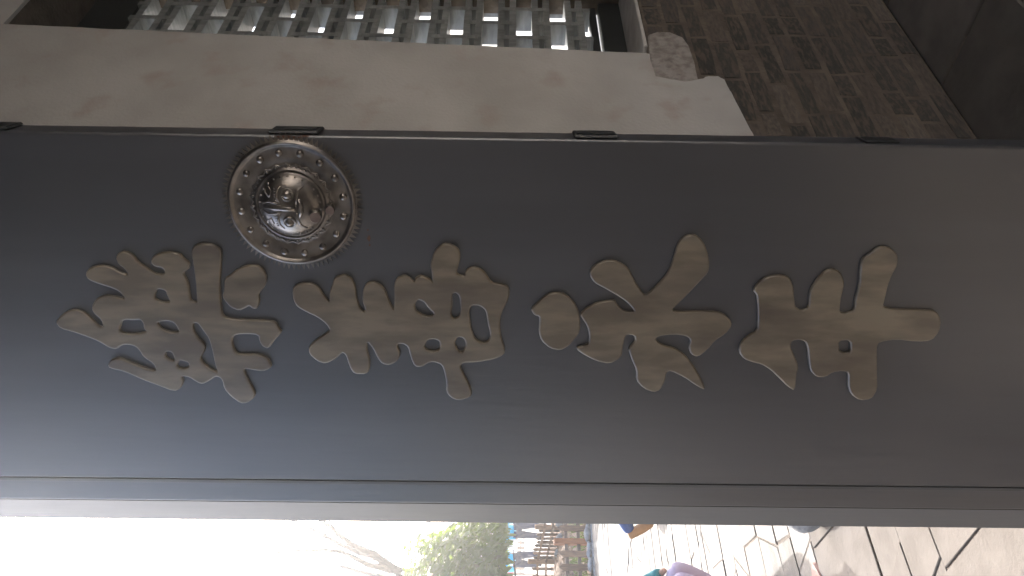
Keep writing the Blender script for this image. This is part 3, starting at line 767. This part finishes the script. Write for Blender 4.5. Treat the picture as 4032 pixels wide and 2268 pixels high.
# mulch bed between the fences, with edging stones, grass and chips
mv, mf = [], []
NXB, NYB = 60, 26
for j in range(NYB):
    for i in range(NXB):
        x = xs0 - 6 + i * .28
        yy = 11.45 + (i * 0 + j) * .32
        X, d = cam_xd(x, yy)
        mv.append((x, yy, ground_z(x, yy) + .012 + .03 * noise.noise(Vector((x * 2.3, yy * 2.3, 0))) + .03))
mf = [(j * NXB + i, j * NXB + i + 1, (j + 1) * NXB + i + 1, (j + 1) * NXB + i) for j in range(NYB - 1) for i in range(NXB - 1)]
bed = mobj('planting_bed', mv, mf, m_mulch, smooth=True); bed['kind'] = 'structure'
def bed_z(x, yy): return ground_z(x, yy) + .042 + .03 * noise.noise(Vector((x * 2.3, yy * 2.3, 0)))
rc = random.Random(21)
cv, cf = [], []
for k in range(4200):
    x = xs0 + rc.uniform(-3.5, 3.5); yy = 11.5 + rc.random() ** 1.3 * 6
    a = rc.uniform(0, 6.28); l, w = rc.uniform(.02, .055), rc.uniform(.008, .02)
    zc = bed_z(x, yy) + rc.uniform(.0, .02); o = len(cv)
    ca, sa = math.cos(a), math.sin(a); t = rc.uniform(-.02, .03)
    cv += [(x - ca * l - sa * w, yy - sa * l + ca * w, zc), (x - ca * l + sa * w, yy - sa * l - ca * w, zc + .004), (x + ca * l + sa * w, yy + sa * l - ca * w, zc + t + .01), (x + ca * l - sa * w, yy + sa * l + ca * w, zc + t)]
    cf.append((o, o + 1, o + 2, o + 3))
m_chip = mat('dry_litter', (0.36, 0.24, 0.15), 0.9, col2=(0.16, 0.10, 0.065), scale=4, lo=.4, hi=.6)
ch = mobj('leaf_litter', cv, cf, m_chip); tag(ch, 'dry leaf litter scattered over the planting bed', 'leaf litter', kind='stuff')
gv_, gf_ = [], []
for k in range(120):
    cx, cy = xs0 + rc.uniform(-3.3, 3.3), 11.85 + rc.random() ** 1.5 * 2.2
    for b in range(14):
        a = rc.uniform(0, 6.28); h = rc.uniform(.07, .2); x, yy = cx + rc.gauss(0, .04), cy + rc.gauss(0, .04)
        zc = bed_z(x, yy) - .01; dx, dy = math.cos(a), math.sin(a); o = len(gv_)
        gv_ += [(x - dy * .008, yy + dx * .008, zc), (x + dy * .008, yy - dx * .008, zc), (x + dx * h * .25 + dy * .005, yy + dy * h * .25 - dx * .005, zc + h * .65), (x + dx * h * .6, yy + dy * h * .6, zc + h)]
        gf_ += [(o, o + 1, o + 2), (o, o + 2, o + 3)]
gr = mobj('grass', gv_, gf_, m_grass); tag(gr, 'thin green grass tufts growing behind the low fence', 'grass', kind='stuff')
def rock(name, loc, size, seed, m, parent=None, rotz=0.0, sub=2):
    b = bmesh.new(); bmesh.ops.create_icosphere(b, subdivisions=sub, radius=1)
    for v in b.verts:
        n = noise.noise(v.co * 1.3 + Vector((seed, seed * .7, 0)))
        v.co *= 1 + .28 * n
        v.co = Vector((v.co.x * size[0], v.co.y * size[1], max(v.co.z, -.75) * size[2]))
    return bm_obj(name, b, m, parent, True, Matrix.Translation(loc) @ Matrix.Rotation(rotz, 4, 'Z'))
kerb = box('kerb', xs0 - 4.5, xs0 + 5, 11.425, 11.62, -.06, .012, m_greystone, None, .01); kerb['kind'] = 'structure'
for k in range(20):
    x = xs0 - 3.2 + k * .33 + rc.uniform(-.05, .05)
    rock('edging_stone', (x, 11.53 + rc.uniform(-.03, .03), .045), (rc.uniform(.13, .19), .10, rc.uniform(.05, .08)), k * 1.7, m_greystone, kerb, rc.uniform(-.3, .3))
ORD = 'first second third fourth fifth sixth seventh eighth ninth tenth eleventh twelfth thirteenth fourteenth'.split()
for k in range(14):
    t = k / 13; p = pR2 + (pL2 - pR2) * t
    zz = bed_z(p.x, p.y) if p.z < 0 else p.z
    o = rock('boulder', from_cam(cam_xd(p.x, p.y)[0], 19.6 + rc.uniform(-.12, .12), zz + .03), (rc.uniform(.10, .17), .12, rc.uniform(.09, .14)), k * 2.3 + 50, m_greystone, None, rc.uniform(0, 3))
    tag(o, 'rough grey boulder at the foot of the bank fence, ' + ORD[k] + ' counting leftwards', 'boulder', 'boulders along the bank fence')
# round stone by the door post
p = on_z(3236, 2052)
o = rock('round_stone', (p.x + .06, p.y - .01, .095), (.12, .11, .11), 4.4, m_greystone, None, .4, 3)
tag(o, 'smooth round grey stone lying on the slabs just outside the door post', 'stone')

# ------------------------------------------------------------------ trees
def leaf_geo(l, w):
    return [(0, 0, 0), (w * .5, l * .35, .12 * w), (0, l * .4, -.1 * w), (-w * .5, l * .35, .12 * w), (w * .36, l * .72, .02 * w), (0, l * .75, -.12 * w), (-w * .36, l * .72, .02 * w), (0, l, -.25 * w)], \
           [(0, 1, 2), (0, 2, 3), (1, 4, 5, 2), (2, 5, 6, 3), (4, 7, 5), (5, 7, 6)]
def leaf_mtx(p, nrm, rr, sc_):
    n = (nrm + Vector((rr.gauss(0, .45), rr.gauss(0, .45), rr.gauss(0, .35)))).normalized()
    t = n.cross(Vector((rr.gauss(0, 1), rr.gauss(0, 1), rr.gauss(0, 1)))).normalized()
    s = t.cross(n)
    m = Matrix((s, t, n)).transposed().to_4x4()
    m.translation = p
    return m @ Matrix.Scale(sc_, 4)
DT = 18.4; KS = DT / 14.5
BC = from_cam(-.415 * DT, DT, 0)
bush = thing('evergreen_tree', (BC.x, BC.y, bed_z(BC.x, BC.y)), 'small round evergreen tree with dense glossy leaves behind the low fence', 'tree')
zb = bed_z(BC.x, BC.y)
tgs = [tube_geo([(BC.x, BC.y, zb - .1), (BC.x + .03, BC.y, .7), (BC.x, BC.y + .04, 1.5)], [.085, .07, .055], 9)]
rt = random.Random(31)
for k in range(9):
    a = k * 2.4; e = Vector((math.cos(a) * 1.4, math.sin(a) * 1.2, rt.uniform(.3, 1.6)))
    s = Vector((BC.x, BC.y, 1.0 + .06 * k)); tgs.append(tube_geo([s, s + e * .5 + Vector((0, 0, .1)), s + e], [.04, .027, .01], 6))
mobj('trunk', *merge(*tgs), m_bark, bush, True)
LV, LF = leaf_geo(1.0, .48)
lme = [mesh_data('leaf', LV, LF, m_leaf, True), mesh_data('leaf', LV, LF, m_leafy, True)]
crown = [[], []]; indiv = []
for k in range(7600):
    th = rt.uniform(0, 2 * math.pi); cz = rt.uniform(-.22, 1)
    r = rt.random() ** .28
    d = Vector((math.cos(th) * math.sqrt(max(0, 1 - cz * cz)), math.sin(th) * math.sqrt(max(0, 1 - cz * cz)), cz))
    lump = 1 + .16 * noise.noise(d * 3.1 + Vector((3, 1, 2)))
    p = Vector((BC.x + d.x * 1.85 * KS * r * lump, BC.y + d.y * 1.5 * KS * r * lump, 1.75 + d.z * 1.92 * KS * r * lump * (1 if d.z > 0 else .55)))
    if cz < 0 and r < .5: continue
    m = leaf_mtx(p, d + Vector((0, 0, .55)), rt, rt.uniform(.16, .27))
    X, dd = cam_xd(p.x, p.y); q = X / dd
    if r > .93 and dd < DT - .4 and -.40 < q < -.285 and len(indiv) < 260: indiv.append((m, rt.random() < .12)); continue
    o = len(crown[0]); crown[0] += [m @ Vector(v) for v in LV]; crown[1] += [tuple(i + o for i in q_) for q_ in LF]
cr = mobj('crown', crown[0], crown[1], m_leaf, bush, True); cr['kind'] = 'stuff'
for m, yl in indiv: link(bpy.data.objects.new('leaf', lme[1 if yl else 0]), bush, m)

def bare_tree(name, base, limbs, label, seed, twigs=10, depth=3, spread=1.0):
    rr = random.Random(seed)
    t = thing(name, base, label, 'tree')
    geos, tw = [], []
    def grow(p, d, l, r, lev):
        n = 4; pts = [p]; q = p.copy(); dd = d.copy()
        for i in range(n):
            dd = (dd + Vector((rr.gauss(0, .12), rr.gauss(0, .12), rr.gauss(.03, .1)))).normalized()
            q = q + dd * l / n; pts.append(q.copy())
        tw.append(tube_geo(pts, [r * (1 - .75 * i / n) for i in range(n + 1)], 5))
        if lev < depth:
            for k in range(rr.choice((2, 3, 3))):
                s = pts[rr.randint(1, n)]
                nd = (dd + Vector((rr.gauss(0, .55), rr.gauss(0, .55), rr.gauss(.05, .4))) * spread).normalized()
                grow(s, nd, l * rr.uniform(.5, .75), r * .5, lev + 1)
    for j, (pts, rads) in enumerate(limbs):
        pts = [Vector(p) for p in pts]
        # round the limb off with in-between points
        P, Q = [], []
        for i in range(len(pts) - 1):
            for s in (0, .5):
                P.append(pts[i].lerp(pts[i + 1], s) + (Vector((rr.gauss(0, .04), rr.gauss(0, .04), rr.gauss(0, .04))) if s else Vector())); Q.append(rads[i] + (rads[i + 1] - rads[i]) * s)
        P.append(pts[-1]); Q.append(rads[-1])
        geos.append(tube_geo(P, [q * 1.35 for q in Q], 9))
        for k in range(twigs if j else 2):
            i = rr.randint(max(1, len(P) // 3), len(P) - 1)
            dirn = (P[i] - P[i - 1]).normalized()
            grow(P[i], (dirn + Vector((rr.gauss(0, .7), rr.gauss(0, .7), rr.gauss(.2, .4)))).normalized(), rr.uniform(.7, 1.5), Q[i] * .35 + .006, 1)
    mobj('trunk', *merge(*geos), m_bark, t, True)
    mobj('crown', *merge(*tw), m_twig, t, True)
    return t
dB = 20.5
def bp(px, py, dd=0.0): return at_depth(px, py, dB + dd)
b0 = from_cam(-.43 * dB, dB, .15)
limbs = [
 ([b0, bp(1900, 2395), bp(1720, 2350), bp(1600, 2262)], [.17, .15, .13, .105]),
 ([bp(1600, 2262), bp(1500, 2205), bp(1430, 2165), bp(1344, 2112), bp(1255, 2045), bp(1120, 1960)], [.105, .08, .07, .05, .035, .02]),
 ([bp(1470, 2190), bp(1344, 2145, .4), bp(1240, 2090, .7), bp(1125, 2040, 1), bp(980, 1970, 1.4)], [.06, .045, .035, .026, .01]),
 ([bp(1545, 2246), bp(1450, 2225, -.5), bp(1344, 2172, -.8), bp(1215, 2165, -1), bp(1080, 2175, -1.2), bp(930, 2190, -1.4)], [.075, .055, .04, .03, .02, .01]),
 ([bp(1640, 2290), bp(1500, 2270, .5), bp(1344, 2230, 1), bp(1180, 2200, 1.4), bp(1010, 2145, 1.8), bp(860, 2105, 2)], [.07, .05, .035, .025, .016, .008]),
 ([bp(1720, 2350), bp(1500, 2400, .5), bp(1250, 2420, 1), bp(900, 2440, 1.5)], [.10, .075, .05, .02]),
]
bare_tree('bare_tree', b0, limbs, 'leafless tree with grey forking limbs rising behind the evergreen', 12, twigs=7)
# pale dry trees far behind
def far_tree(X, d, h, rad, m, label, seed):
    base = from_cam(X, d, .2)
    t = thing('dry_tree', base, label, 'tree', 'dry trees in the distance')
    rr = random.Random(seed)
    gs = [tube_geo([base, base + Vector((.1, 0, h * .4)), base + Vector((0, .1, h * .8))], [.16, .12, .05], 7)]
    for k in range(14):
        s = base + Vector((0, 0, h * rr.uniform(.3, .7))); e = Vector((rr.gauss(0, 1), rr.gauss(0, 1), rr.uniform(.3, 1.1))).normalized() * rad * rr.uniform(.7, 1)
        gs.append(tube_geo([s, s + e * .5, s + e], [.06, .035, .01], 5))
    mobj('trunk', *merge(*gs), m_twig, t, True)
    V, F = [], []
    for k in range(1500):
        dv = Vector((rr.gauss(0, 1), rr.gauss(0, 1), rr.gauss(0, 1))).normalized() * rr.random() ** .45
        c = base + Vector((dv.x * rad, dv.y * rad, h * .62 + dv.z * h * .38)) * 1.0
        mm = leaf_mtx(c, Vector((0, 0, 1)), rr, rr.uniform(.14, .3)); o = len(V)
        V += [mm @ Vector(v) for v in LV]; F += [tuple(i + o for i in q) for q in LF]
    c = mobj('crown', V, F, m, t); c['kind'] = 'stuff'
far_tree(-.30 * 52, 52, 5.6, 2.4, m_pale, 'pale yellow dry tree in the distance beside the door post', 1)
far_tree(-.345 * 55, 55, 7.6, 2.6, m_pinkleaf, 'pinkish dry tree in the distance above the evergreen', 2)
far_tree(-.385 * 54, 54, 6.8, 2.5, m_pinkleaf, 'second pinkish dry tree in the distance, left of the first', 3)
far_tree(-.245 * 54, 54, 6.4, 2.6, m_pale, 'pale yellow dry tree in the distance hidden behind the door post', 4)

# ------------------------------------------------------------------ lamp on a post
lp = at_depth(1688, 2052, 36)
lt = thing('street_lamp', from_cam(cam_xd(lp.x, lp.y)[0] + .55, 36, .2), 'white lamp head on a curved arm above the evergreen, beside the door post', 'lamp')
pb_ = from_cam(cam_xd(lp.x, lp.y)[0] + .55, 36, .2)
tgm = tube_geo([pb_, Vector((pb_.x, pb_.y, lp.z - .6)), Vector((pb_.x, pb_.y, lp.z - .1))], [.06, .05, .04], 10)
mobj('pole', *tgm, m_white, lt, True)
ac = Vector((pb_.x, pb_.y, lp.z - .12))
tgm = tube_geo([ac, ac - YAW_R * .05 + Vector((0, 0, .10)), ac - YAW_R * .25 + Vector((0, 0, .16)), ac - YAW_R * .48 + Vector((0, 0, .20))], [.03, .03, .028, .028], 8)
mobj('arm', *tgm, m_white, lt, True)
v, f = lathe_geo([(.001, .13), (.05, .12), (.09, .09), (.115, .04), (.12, 0), (.118, -.01)], 18)
mobj('lamp_shade', v, f, m_white, lt, True, Matrix.Translation(lp))
v, f = lathe_geo([(.113, -.012), (.10, -.06), (.06, -.085), (.001, -.09)], 18)
mobj('lamp_glass', v, f, m_lampdark, lt, True, Matrix.Translation(lp))

# ------------------------------------------------------------------ people
def skin_geo(name, joints, edges, m, parent, root=0, sub=2):
    me = bpy.data.meshes.new(name)
    me.from_pydata([tuple(j[0]) for j in joints], edges, [])
    o = bpy.data.objects.new(name, me); COL.objects.link(o)
    md = o.modifiers.new('skin', 'SKIN'); md.use_smooth_shade = True
    for i, j in enumerate(joints):
        r = j[1]; me.skin_vertices[0].data[i].radius = r if isinstance(r, tuple) else (r, r)
    me.skin_vertices[0].data[root].use_root = True
    s = o.modifiers.new('sub', 'SUBSURF'); s.levels = sub; s.render_levels = sub
    bpy.context.view_layer.update()
    me2 = bpy.data.meshes.new_from_object(o.evaluated_get(bpy.context.evaluated_depsgraph_get()))
    bpy.data.objects.remove(o)
    me2.materials.clear(); me2.materials.append(m)
    for p in me2.polygons: p.use_smooth = True
    return link(bpy.data.objects.new(name, me2), parent)
def person(base, face, label, J, mats, k=1.0, group=None, bulk=.0, shoe=1.0):
    """J: joints in metres in the figure's own frame (forward, left, up)."""
    fx = face.normalized(); lf = Vector((0, 0, 1)).cross(fx)
    W = lambda q: base + fx * q[0] * k + lf * q[1] * k + Vector((0, 0, q[2] * k))
    t = thing('person', base, label, 'person', group)
    g = lambda n: W(J[n])
    names = ['pelvis', 'waist', 'chest', 'neck', 'head', 'crown', 'sl', 'el', 'wl', 'hl', 'sr', 'er', 'wr', 'hr', 'pl', 'kl', 'al', 'tl', 'pr', 'kr', 'ar', 'tr']
    rad = dict(pelvis=.115, waist=.10, chest=.12, neck=.052, head=.085, crown=.075, sl=.058, el=.042, wl=.028, hl=.03, sr=.058, er=.042, wr=.028, hr=.03,
               pl=.08, kl=.055, al=.038, tl=.03, pr=.08, kr=.055, ar=.038, tr=.03)
    idx = {n: i for i, n in enumerate(names)}
    ed = [('pelvis', 'waist'), ('waist', 'chest'), ('chest', 'neck'), ('neck', 'head'), ('head', 'crown'), ('chest', 'sl'), ('sl', 'el'), ('el', 'wl'), ('wl', 'hl'), ('chest', 'sr'), ('sr', 'er'), ('er', 'wr'), ('wr', 'hr'),
          ('pelvis', 'pl'), ('pl', 'kl'), ('kl', 'al'), ('al', 'tl'), ('pelvis', 'pr'), ('pr', 'kr'), ('kr', 'ar'), ('ar', 'tr')]
    skin_geo('body', [(g(n), rad[n] * k) for n in names], [(idx[a], idx[b]) for a, b in ed], m_skin, t)
    def sub(name, ns, es, grow, m, over=None, root=0):
        over = over or {}
        ii = {n: i for i, n in enumerate(ns)}
        return skin_geo(name, [(over[n] if n in over else (g(n), rad[n] * k + grow)) for n in ns], [(ii[a], ii[b]) for a, b in es], m, t, root)
    hem = {'hem': (W(J.get('hem', (J['pelvis'][0], 0, J['pelvis'][2] - .03))), .15 * k + bulk)}
    ns = ['hem', 'waist', 'chest', 'sl', 'el', 'wl', 'sr', 'er', 'wr']
    jk = sub('jacket', ns, [('hem', 'waist'), ('waist', 'chest'), ('chest', 'sl'), ('sl', 'el'), ('el', 'wl'), ('chest', 'sr'), ('sr', 'er'), ('er', 'wr')], .03 * k + bulk, mats['jacket'], hem)
    ns = ['pelvis', 'pl', 'kl', 'al', 'pr', 'kr', 'ar']
    sub('trousers', ns, [('pelvis', 'pl'), ('pl', 'kl'), ('kl', 'al'), ('pelvis', 'pr'), ('pr', 'kr'), ('kr', 'ar')], .028 * k + bulk * .8, mats['trousers'])
    for s in 'lr':
        a, b = g('a' + s), g('t' + s); d = (b - a).normalized()
        heel = a - d * .05 * k + Vector((0, 0, -.02 * k)) * (1 if abs(d.z) < .5 else 0)
        skin_geo('shoe', [(heel, (.042 * k * shoe, .045 * k * shoe)), (a + d * .06 * k, (.045 * k * shoe, .042 * k * shoe)), (b, (.045 * k * shoe, .032 * k * shoe)), (b + d * .06 * k, (.032 * k * shoe, .022 * k * shoe))], [(0, 1), (1, 2), (2, 3)], mats['shoe'], t, 1)
    hc, hn = g('crown'), g('head')
    skin_geo('hair', [(hc + Vector((0, 0, .035 * k)), .075 * k), (hc - fx * .03 * k, .095 * k), (hn - fx * .055 * k, .07 * k)], [(0, 1), (1, 2)], mats['hair'], t, 1)
    # face: nose, eyes, mouth
    fz = hn + Vector((0, 0, .03 * k)) + fx * .082 * k
    skin_geo('nose', [(fz + Vector((0, 0, .02 * k)), .008 * k), (fz + fx * .014 * k - Vector((0, 0, .01 * k)), .012 * k)], [(0, 1)], m_skin, t, 0, 1)
    for s in (-1, 1):
        e = fz + lf * .032 * k * s + Vector((0, 0, .025 * k)) - fx * .004 * k
        rock('eye', e, (.008 * k, .011 * k, .006 * k), 1.0, m_black, t, 0, 1)
    rock('mouth', fz - Vector((0, 0, .045 * k)) - fx * .004 * k, (.008 * k, .008 * k, .004 * k), 2.0, m_rust, t, 0, 1)
    return t, W
walk = dict(pelvis=(0, 0, .93), waist=(0, 0, 1.08), chest=(.02, 0, 1.34), neck=(.03, 0, 1.50), head=(.05, 0, 1.60), crown=(.05, 0, 1.69),
            sl=(.02, .19, 1.40), el=(-.10, .24, 1.14), wl=(-.02, .25, .90), hl=(.02, .25, .82), sr=(.02, -.19, 1.40), er=(.10, -.24, 1.14), wr=(.22, -.24, .93), hr=(.26, -.24, .86),
            pl=(.02, .09, .86), kl=(.19, .09, .48), al=(.24, .09, .09), tl=(.38, .09, .04), pr=(0, -.09, .86), kr=(-.02, -.09, .47), ar=(-.27, -.09, .13), tr=(-.17, -.09, .03))
hem_band = dict(walk)
def walker(px, label, seed, flip):
    d = 26.0
    q = at_depth(2100, px, d)
    base = Vector((q.x, q.y, ground_z(q.x, q.y) + .012))
    J = dict(walk)
    for n, (lat) in dict(pl=.115, kl=.15, al=.17, tl=.18, pr=-.115, kr=-.15, ar=-.17, tr=-.18, sl=.22, el=.30, wl=.30, hl=.29, sr=-.22, er=-.30, wr=-.30, hr=-.29).items(): J[n] = (J[n][0], lat, J[n][2])
    t, W = person(base, YAW_F + YAW_R * .35 * flip, label, J, dict(jacket=m_cyan, trousers=m_navy, shoe=m_black, hair=m_black), 1.03, 'people in cyan jackets on the walkway', bulk=.045)
    mobj('hem_band', *tube_geo([W((0, 0, .86)), W((0, 0, .90)), W((0, 0, .955))], [.215, .222, .218], 14), m_navy, t, True)
    skin_geo('belt_tape', [(W((-.215, .03, .97)), .02), (W((-.218, .03, .88)), .02)], [(0, 1)], m_tape, t, 0, 1)
    return t, W
walker(2088, 'person in cyan jacket and navy trousers walking, nearer the door post', 1, -1)
_, Wp = walker(2203, 'person in cyan jacket and navy trousers walking, farther from the door post', 2, -1)
q = at_depth(2020, 2150, 25.6)
wb = thing('white_bag', (q.x, q.y, q.z - .19), 'white plastic bag carried between the two cyan jackets', 'bag')
bb_ = box_bm(-.19, .19, -.11, .11, -.15, .15, .05, seg=3)
for v in bb_.verts: v.co.x *= 1 + .12 * (v.co.z < 0); v.co += Vector((noise.noise(v.co * 9), noise.noise(v.co * 8 + Vector((3, 0, 0))), 0)) * .012
bm_obj('bag_body', bb_, m_white, wb, True, Matrix.Translation(q) @ Matrix.Rotation(ang2, 4, 'Z'))
h_ = tube_geo([q + YAW_R * .08 + Vector((0, 0, .14)), q + YAW_R * .05 + Vector((0, 0, .24)), q - YAW_R * .05 + Vector((0, 0, .24)), q - YAW_R * .08 + Vector((0, 0, .14))], [.008] * 4, 6)
mobj('bag_handle', *h_, m_white, wb, True)
q = at_depth(2010, 2262, 30)
rbx = thing('red_box', (q.x, q.y, ground_z(q.x, q.y)), 'small red sign board with a yellow mark beyond the bank fence', 'sign')
zz = ground_z(q.x, q.y) + .012
wr = Matrix.Translation((q.x, q.y, 0)) @ Matrix.Rotation(ang2, 4, 'Z')
box('sign_post', -.02, .02, -.02, .02, zz, q.z - .1, m_wood3, rbx, .003, wr)
box('sign_board', -.13, .13, -.03, .01, q.z - .1, q.z + .1, m_red, rbx, .008, wr)
box('yellow_patch', -.04, .03, .0102, .014, q.z - .03, q.z + .04, m_yellow, rbx, .001, wr)
box('yellow_patch', -.04, .03, -.034, -.0302, q.z - .03, q.z + .04, m_yellow, rbx, .001, wr)

# passer-by whose trailing foot shows past the door post
toe = on_z(2585, 2050)
step = dict(walk)
step.update(al=(.30, .09, .09), kl=(.24, .09, .50), tl=(.44, .09, .035), kr=(-.10, -.09, .46), ar=(-.43, -.09, .26), tr=(-.345, -.09, .085))
fx = YAW_R
base = toe - fx * (-.345 + .05) ; lf = Vector((0, 0, 1)).cross(fx)
base = base + lf * .09; base.z = 0
t, W = person(base, fx, 'passer-by in blue jeans, only the lifted tan-soled shoe shows past the door post', step, dict(jacket=m_coat, trousers=m_jean, shoe=m_gum, hair=m_black), 1.0, shoe=1.35)

# child sitting on a low stool at the edge of view
dS = 4.75
sx_ = -.4150 * dS
cb = from_cam(sx_, dS, 0)
sit = dict(pelvis=(0, 0, .40), waist=(.02, 0, .48), chest=(.05, 0, .60), neck=(.07, 0, .68), head=(.095, 0, .745), crown=(.095, 0, .80),
           sl=(.05, .11, .63), el=(.10, .14, .53), wl=(.18, .10, .47), hl=(.21, .08, .45), sr=(.05, -.11, .63), er=(.11, -.14, .545), wr=(.19, -.10, .49), hr=(.215, -.09, .47),
           pl=(.02, .06, .39), kl=(.24, .07, .40), al=(.02, .07, .08), tl=(.09, .07, .035), pr=(.02, -.06, .39), kr=(.245, -.07, .405), ar=(.02, -.07, .08), tr=(.09, -.07, .035), hem=(.0, 0, .39))
def small(J): return J
for kx in sit:
    if kx not in ('al', 'tl', 'ar', 'tr'): sit[kx] = (sit[kx][0], sit[kx][1], sit[kx][2] + .12)
rad_k = .72
J2 = {n: tuple(c / rad_k for c in q) for n, q in sit.items()}
t, W = person(cb, YAW_R + YAW_F * -.15, 'child in teal jacket and lavender trousers sitting at the edge of view', J2, dict(jacket=m_teal, trousers=m_lav, shoe=m_white, hair=m_black), rad_k)
st = thing('stool', cb, 'low wooden stool under the sitting child', 'stool')
smm = Matrix.Translation(cb) @ Matrix.Rotation(.4, 4, 'Z')
box('seat', -.15, .13, -.14, .14, +.405, .435, m_wood, st, .006, smm)
for a in (-.12, .10):
    for b in (-.11, .11): box('leg', a - .016, a + .016, b - .016, b + .016, .0, .404, m_wood, st, .003, smm)

# ------------------------------------------------------------------ haze: fades the distance, and added to veil the door like lens glare
hz = box('haze', -320, 320, -320, 320, -1.7, 14.0, m_white)
hm = bpy.data.materials.new('haze')
hm.use_nodes = True
hn = hm.node_tree.nodes; hn.clear()
hv = hn.new('ShaderNodeVolumePrincipled'); ho = hn.new('ShaderNodeOutputMaterial')
hv.inputs['Color'].default_value = (0.96, 0.97, 1.0, 1)
hv.inputs['Density'].default_value = 0.0044
hv.inputs['Anisotropy'].default_value = 0.82
hm.node_tree.links.new(hv.outputs[0], ho.inputs['Volume'])
hz.data.materials.clear(); hz.data.materials.append(hm)
hz['kind'] = 'stuff'
tag(hz, 'thin haze added around the gate to spread sunlight like glare', 'haze')
